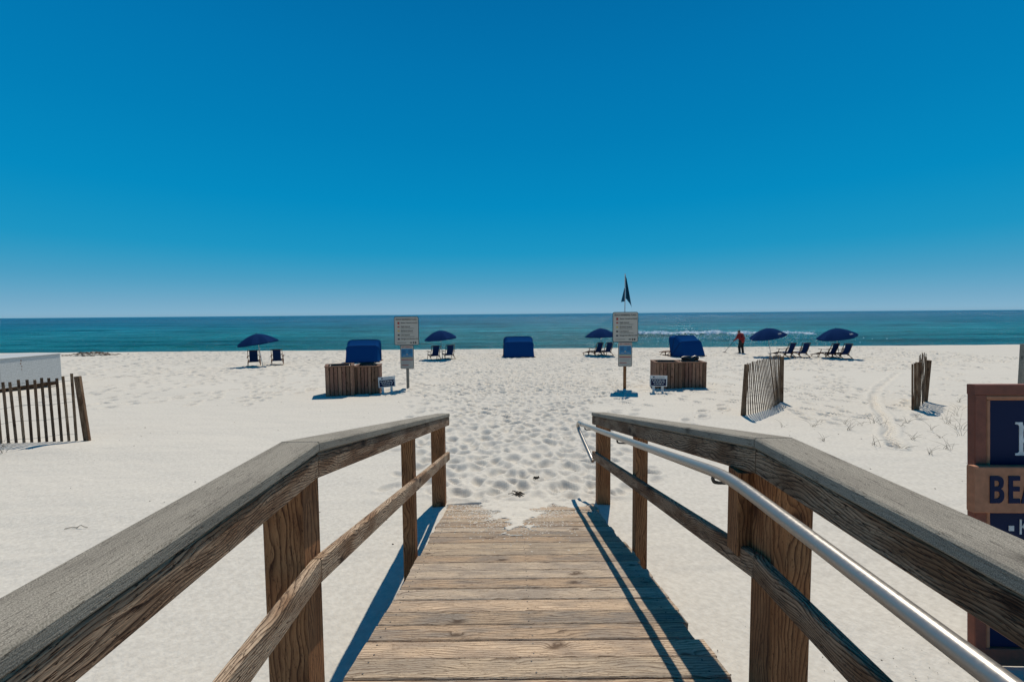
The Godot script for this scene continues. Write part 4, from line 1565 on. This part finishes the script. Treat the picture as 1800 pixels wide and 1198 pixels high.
	tube(st, [back, g, coil], 0.014, 8)
	part(dx, "shaft", st, M.dark_steel)
	st = new_st()
	tube(st, [g - Vector3(0, 0.01, 0), g + Vector3(0, 0.1, -0.02)], 0.016, 8)
	part(dx, "grip", st, M.ink)
	st = new_st()
	box(st, back + Vector3(0, -0.03, 0), Vector3(0.08, 0.05, 0.12), 0.01)
	part(dx, "control_box", st, M.ink)
	st = new_st()
	var ring := []
	for k in 17:
		ring.append(coil + Vector3(cos(TAU * k / 16) * 0.12, -0.02, sin(TAU * k / 16) * 0.12))
	tube(st, ring, 0.016, 8)
	tube(st, [coil + Vector3(-0.12, -0.02, 0), coil + Vector3(0.12, -0.02, 0)], 0.012, 6)
	part(dx, "search_coil", st, M.ink)

# ------------------------------------------------------------------ beach grass and litter
func make_plants() -> void:
	var spots := [
		[7.1, 8.85, 1.0, 0], [7.07, 8.58, 1.1, 0], [6.69, 8.65, 0.8, 0], [6.5, 8.76, 0.9, 1], [6.17, 9.0, 0.9, 1], [6.22, 8.31, 0.8, 1], [7.75, 8.82, 0.9, 2], [8.58, 9.5, 0.9, 2], [10.18, 10.27, 1.1, 3], [8.53, 8.79, 1.0, 2],
		[8.23, 8.23, 1.5, 3], [7.62, 8.25, 1.2, 2], [7.79, 7.79, 1.0, 3], [5.99, 6.9, 0.8, 0], [5.16, 7.43, 0.7, 1], [5.77, 7.12, 0.9, 0], [6.64, 6.85, 0.9, 3], [6.14, 6.58, 0.7, 3], [6.68, 7.5, 0.7, 2], [7.27, 7.6, 0.6, 2],
		[7.38, 8.51, 0.7, 2], [11.27, 11.37, 0.8, 3], [5.78, 8.63, 0.8, 1], [5.22, 8.71, 0.8, 1], [8.9, 9.25, 1.0, 3], [9.5, 9.6, 1.1, 3], [-7.95, 6.95, 1.2, 4], [-8.2, 7.2, 0.8, 4]]
	var names := ["beside the dragged track in the sand", "below the fence with the striped shadow", "in front of the end-on slat fence", "by the brown sign's left edge", "in front of the left fence"]
	var order := ["leftmost", "second from left", "third from left", "fourth from left", "fifth from left", "sixth from left", "seventh from left", "rightmost"]
	# each is told apart by its place in its cluster, counted from the left as seen from the ramp
	spots.sort_custom(func(a, b): return a[0] / a[1] < b[0] / b[1])
	var seen := [0, 0, 0, 0, 0]
	var groups := ["sprigs by the track", "sprigs by the striped-shadow fence", "sprigs by the end-on fence", "sprigs by the brown sign", "sprigs by the left fence"]
	for q in spots:
		var st := new_st()
		var s: float = q[2]
		var o := Vector3(q[0], ground(q[0], q[1]) - 0.01, -q[1])
		for k in rng.randi_range(4, 8):
			var a := rng.randf() * TAU
			var l := s * rng.randf_range(0.1, 0.3)
			var lean := rng.randf_range(0.25, 1.1)
			var dir := Vector3(cos(a), 0, sin(a))
			var b := Vector3(rng.randf_range(-0.05, 0.05), 0, rng.randf_range(-0.05, 0.05)) * s
			var pts := []
			for t in 5:
				var u := t / 4.0
				pts.append(b + dir * (l * lean * u * u * 0.9 + l * 0.25 * u) + Vector3(0, l * (u - 0.42 * lean * u * u), 0))
			tube(st, pts, [0.0024, 0.0022, 0.0019, 0.0015, 0.0008], 4)
		var g := part(self, "grass_sprig", st, M.dry_grass)
		g.position = o
		tag(g, "dry sprig %s, %s of its cluster" % [names[q[3]], order[seen[q[3]]]], "grass", groups[q[3]])
		seen[q[3]] += 1

func clot(st: SurfaceTool, c: Vector3, s: Vector3, r: RandomNumberGenerator) -> void:
	var ring := []
	for k in 7:
		var a := TAU * k / 7
		ring.append(c + Vector3(cos(a) * s.x * r.randf_range(0.6, 1.2), r.randf_range(-0.2, 0.3) * s.y, sin(a) * s.z * r.randf_range(0.6, 1.2)))
	var top := c + Vector3(r.randf_range(-0.3, 0.3) * s.x, s.y * r.randf_range(0.7, 1.3), r.randf_range(-0.3, 0.3) * s.z)
	for k in 7:
		tri(st, ring[k], ring[(k + 1) % 7], top, c - Vector3(0, s.y, 0))

func make_debris() -> void:
	var r := RandomNumberGenerator.new()
	r.seed = 21
	# weed clump at the foot of the ramp, and a dead leaf beyond it
	var st := new_st()
	for k in 26:
		var a := r.randf() * TAU
		var p := Vector3(r.randfn(0, 0.025), 0.006 + r.randf() * 0.02, r.randfn(0, 0.02))
		tube(st, [p, p + Vector3(cos(a) * 0.03, 0.008, sin(a) * 0.03), p + Vector3(cos(a + 0.9) * 0.06, -0.004, sin(a + 0.9) * 0.05)], 0.0045, 5)
	var w := part(self, "weed_clump", st, M.weed)
	w.position = Vector3(0.06, ground(0.06, 4.95) + 0.005, -4.95)
	tag(w, "small dark tangle of weed on the sand just past the ramp", "seaweed")
	st = new_st()
	for k in 4:
		clot(st, Vector3(0.012 * k - 0.02, 0.01, 0.006 * sin(k * 2.0)), Vector3(0.03, 0.03, 0.02), r)
	w = part(self, "dead_leaf", st, M.weed)
	w.position = Vector3(0.29, ground(0.29, 5.56) + 0.01, -5.56)
	tag(w, "curled dark leaf lying on the trodden sand beyond the weed", "leaf")
	# heap of weed and driftwood on the beach crest, far left
	st = new_st()
	for k in 190:
		var x := r.randfn(0.0, 1.0)
		var z := r.randfn(0.0, 0.5)
		var h := 0.32 * exp(-x * x * 0.5 - z * z * 1.5)
		clot(st, Vector3(x, h * r.randf_range(0.3, 1.0), z), Vector3(r.randf_range(0.06, 0.2), r.randf_range(0.02, 0.06), r.randf_range(0.05, 0.12)), r)
	w = part(self, "weed_heap", st, M.leaf_litter)
	w.position = Vector3(-33.6, ground(-33.6, 36.2), -36.2)
	tag(w, "low heap of dark beach weed on the crest behind the white box", "seaweed")
	# scattered bits of shell and bark, too many and small to count
	st = new_st()
	for k in 520:
		var x := r.randf_range(-8.0, 9.0)
		var d := r.randf_range(2.0, 15.0)
		if k < 150:
			x = r.randf_range(1.3, 2.6)
			d = r.randf_range(1.6, 2.9)
		if x > RAIL_L - 0.25 and x < RAIL_R + 0.3 and d < 5.0:
			continue
		var s := r.randf_range(0.003, 0.009) * (0.5 if k < 150 else 1.0 + d * 0.06)
		clot(st, Vector3(x, ground(x, d) + 0.004, -d), Vector3(s, s * 0.5, s), r)
	tag(part(self, "beach_litter", st, M.leaf_litter), "tiny dark bits of bark and shell scattered over the sand", "litter", "", "stuff")
	# loose sand blown thinly over the last boards
	st = new_st()
	for k in 5200:
		var e := absf(r.randfn(0.0, 0.36))
		var x := clampf(0.02 + r.randfn(0.0, 0.2 + 0.1 * e), RAIL_L + 0.04, RAIL_R - 0.04)
		if k % 4 == 0:
			x = r.randf_range(RAIL_L + 0.04, RAIL_R - 0.04)
			e *= 0.6
		var d := 4.68 - e * 1.15
		if d < 2.0:
			continue
		var g := r.randf_range(0.0025, 0.0075)
		clot(st, Vector3(x, deck_y(d) + 0.0015, -d), Vector3(g * 1.3, g * 0.25, g), r)
	var film := part(self, "blown_sand", st, M.sand)
	tag(film, "thin scatter of blown sand over the last boards of the ramp", "sand", "", "stuff")
	# twig left of the ramp
	st = new_st()
	tube(st, [Vector3(-0.09, 0.005, 0.02), Vector3(-0.03, 0.012, 0.0), Vector3(0.03, 0.008, 0.004)], 0.003, 5)
	tube(st, smooth_path([Vector3(0.02, 0.006, 0.01), Vector3(0.05, 0.03, 0.0), Vector3(0.09, 0.02, 0.01), Vector3(0.12, 0.006, 0.0)], 3), 0.0025, 5)
	w = part(self, "twig", st, M.leaf_litter)
	w.position = Vector3(-4.3, ground(-4.3, 4.35), -4.35)
	tag(w, "thin bent twig on smooth sand left of the left railing", "twig")
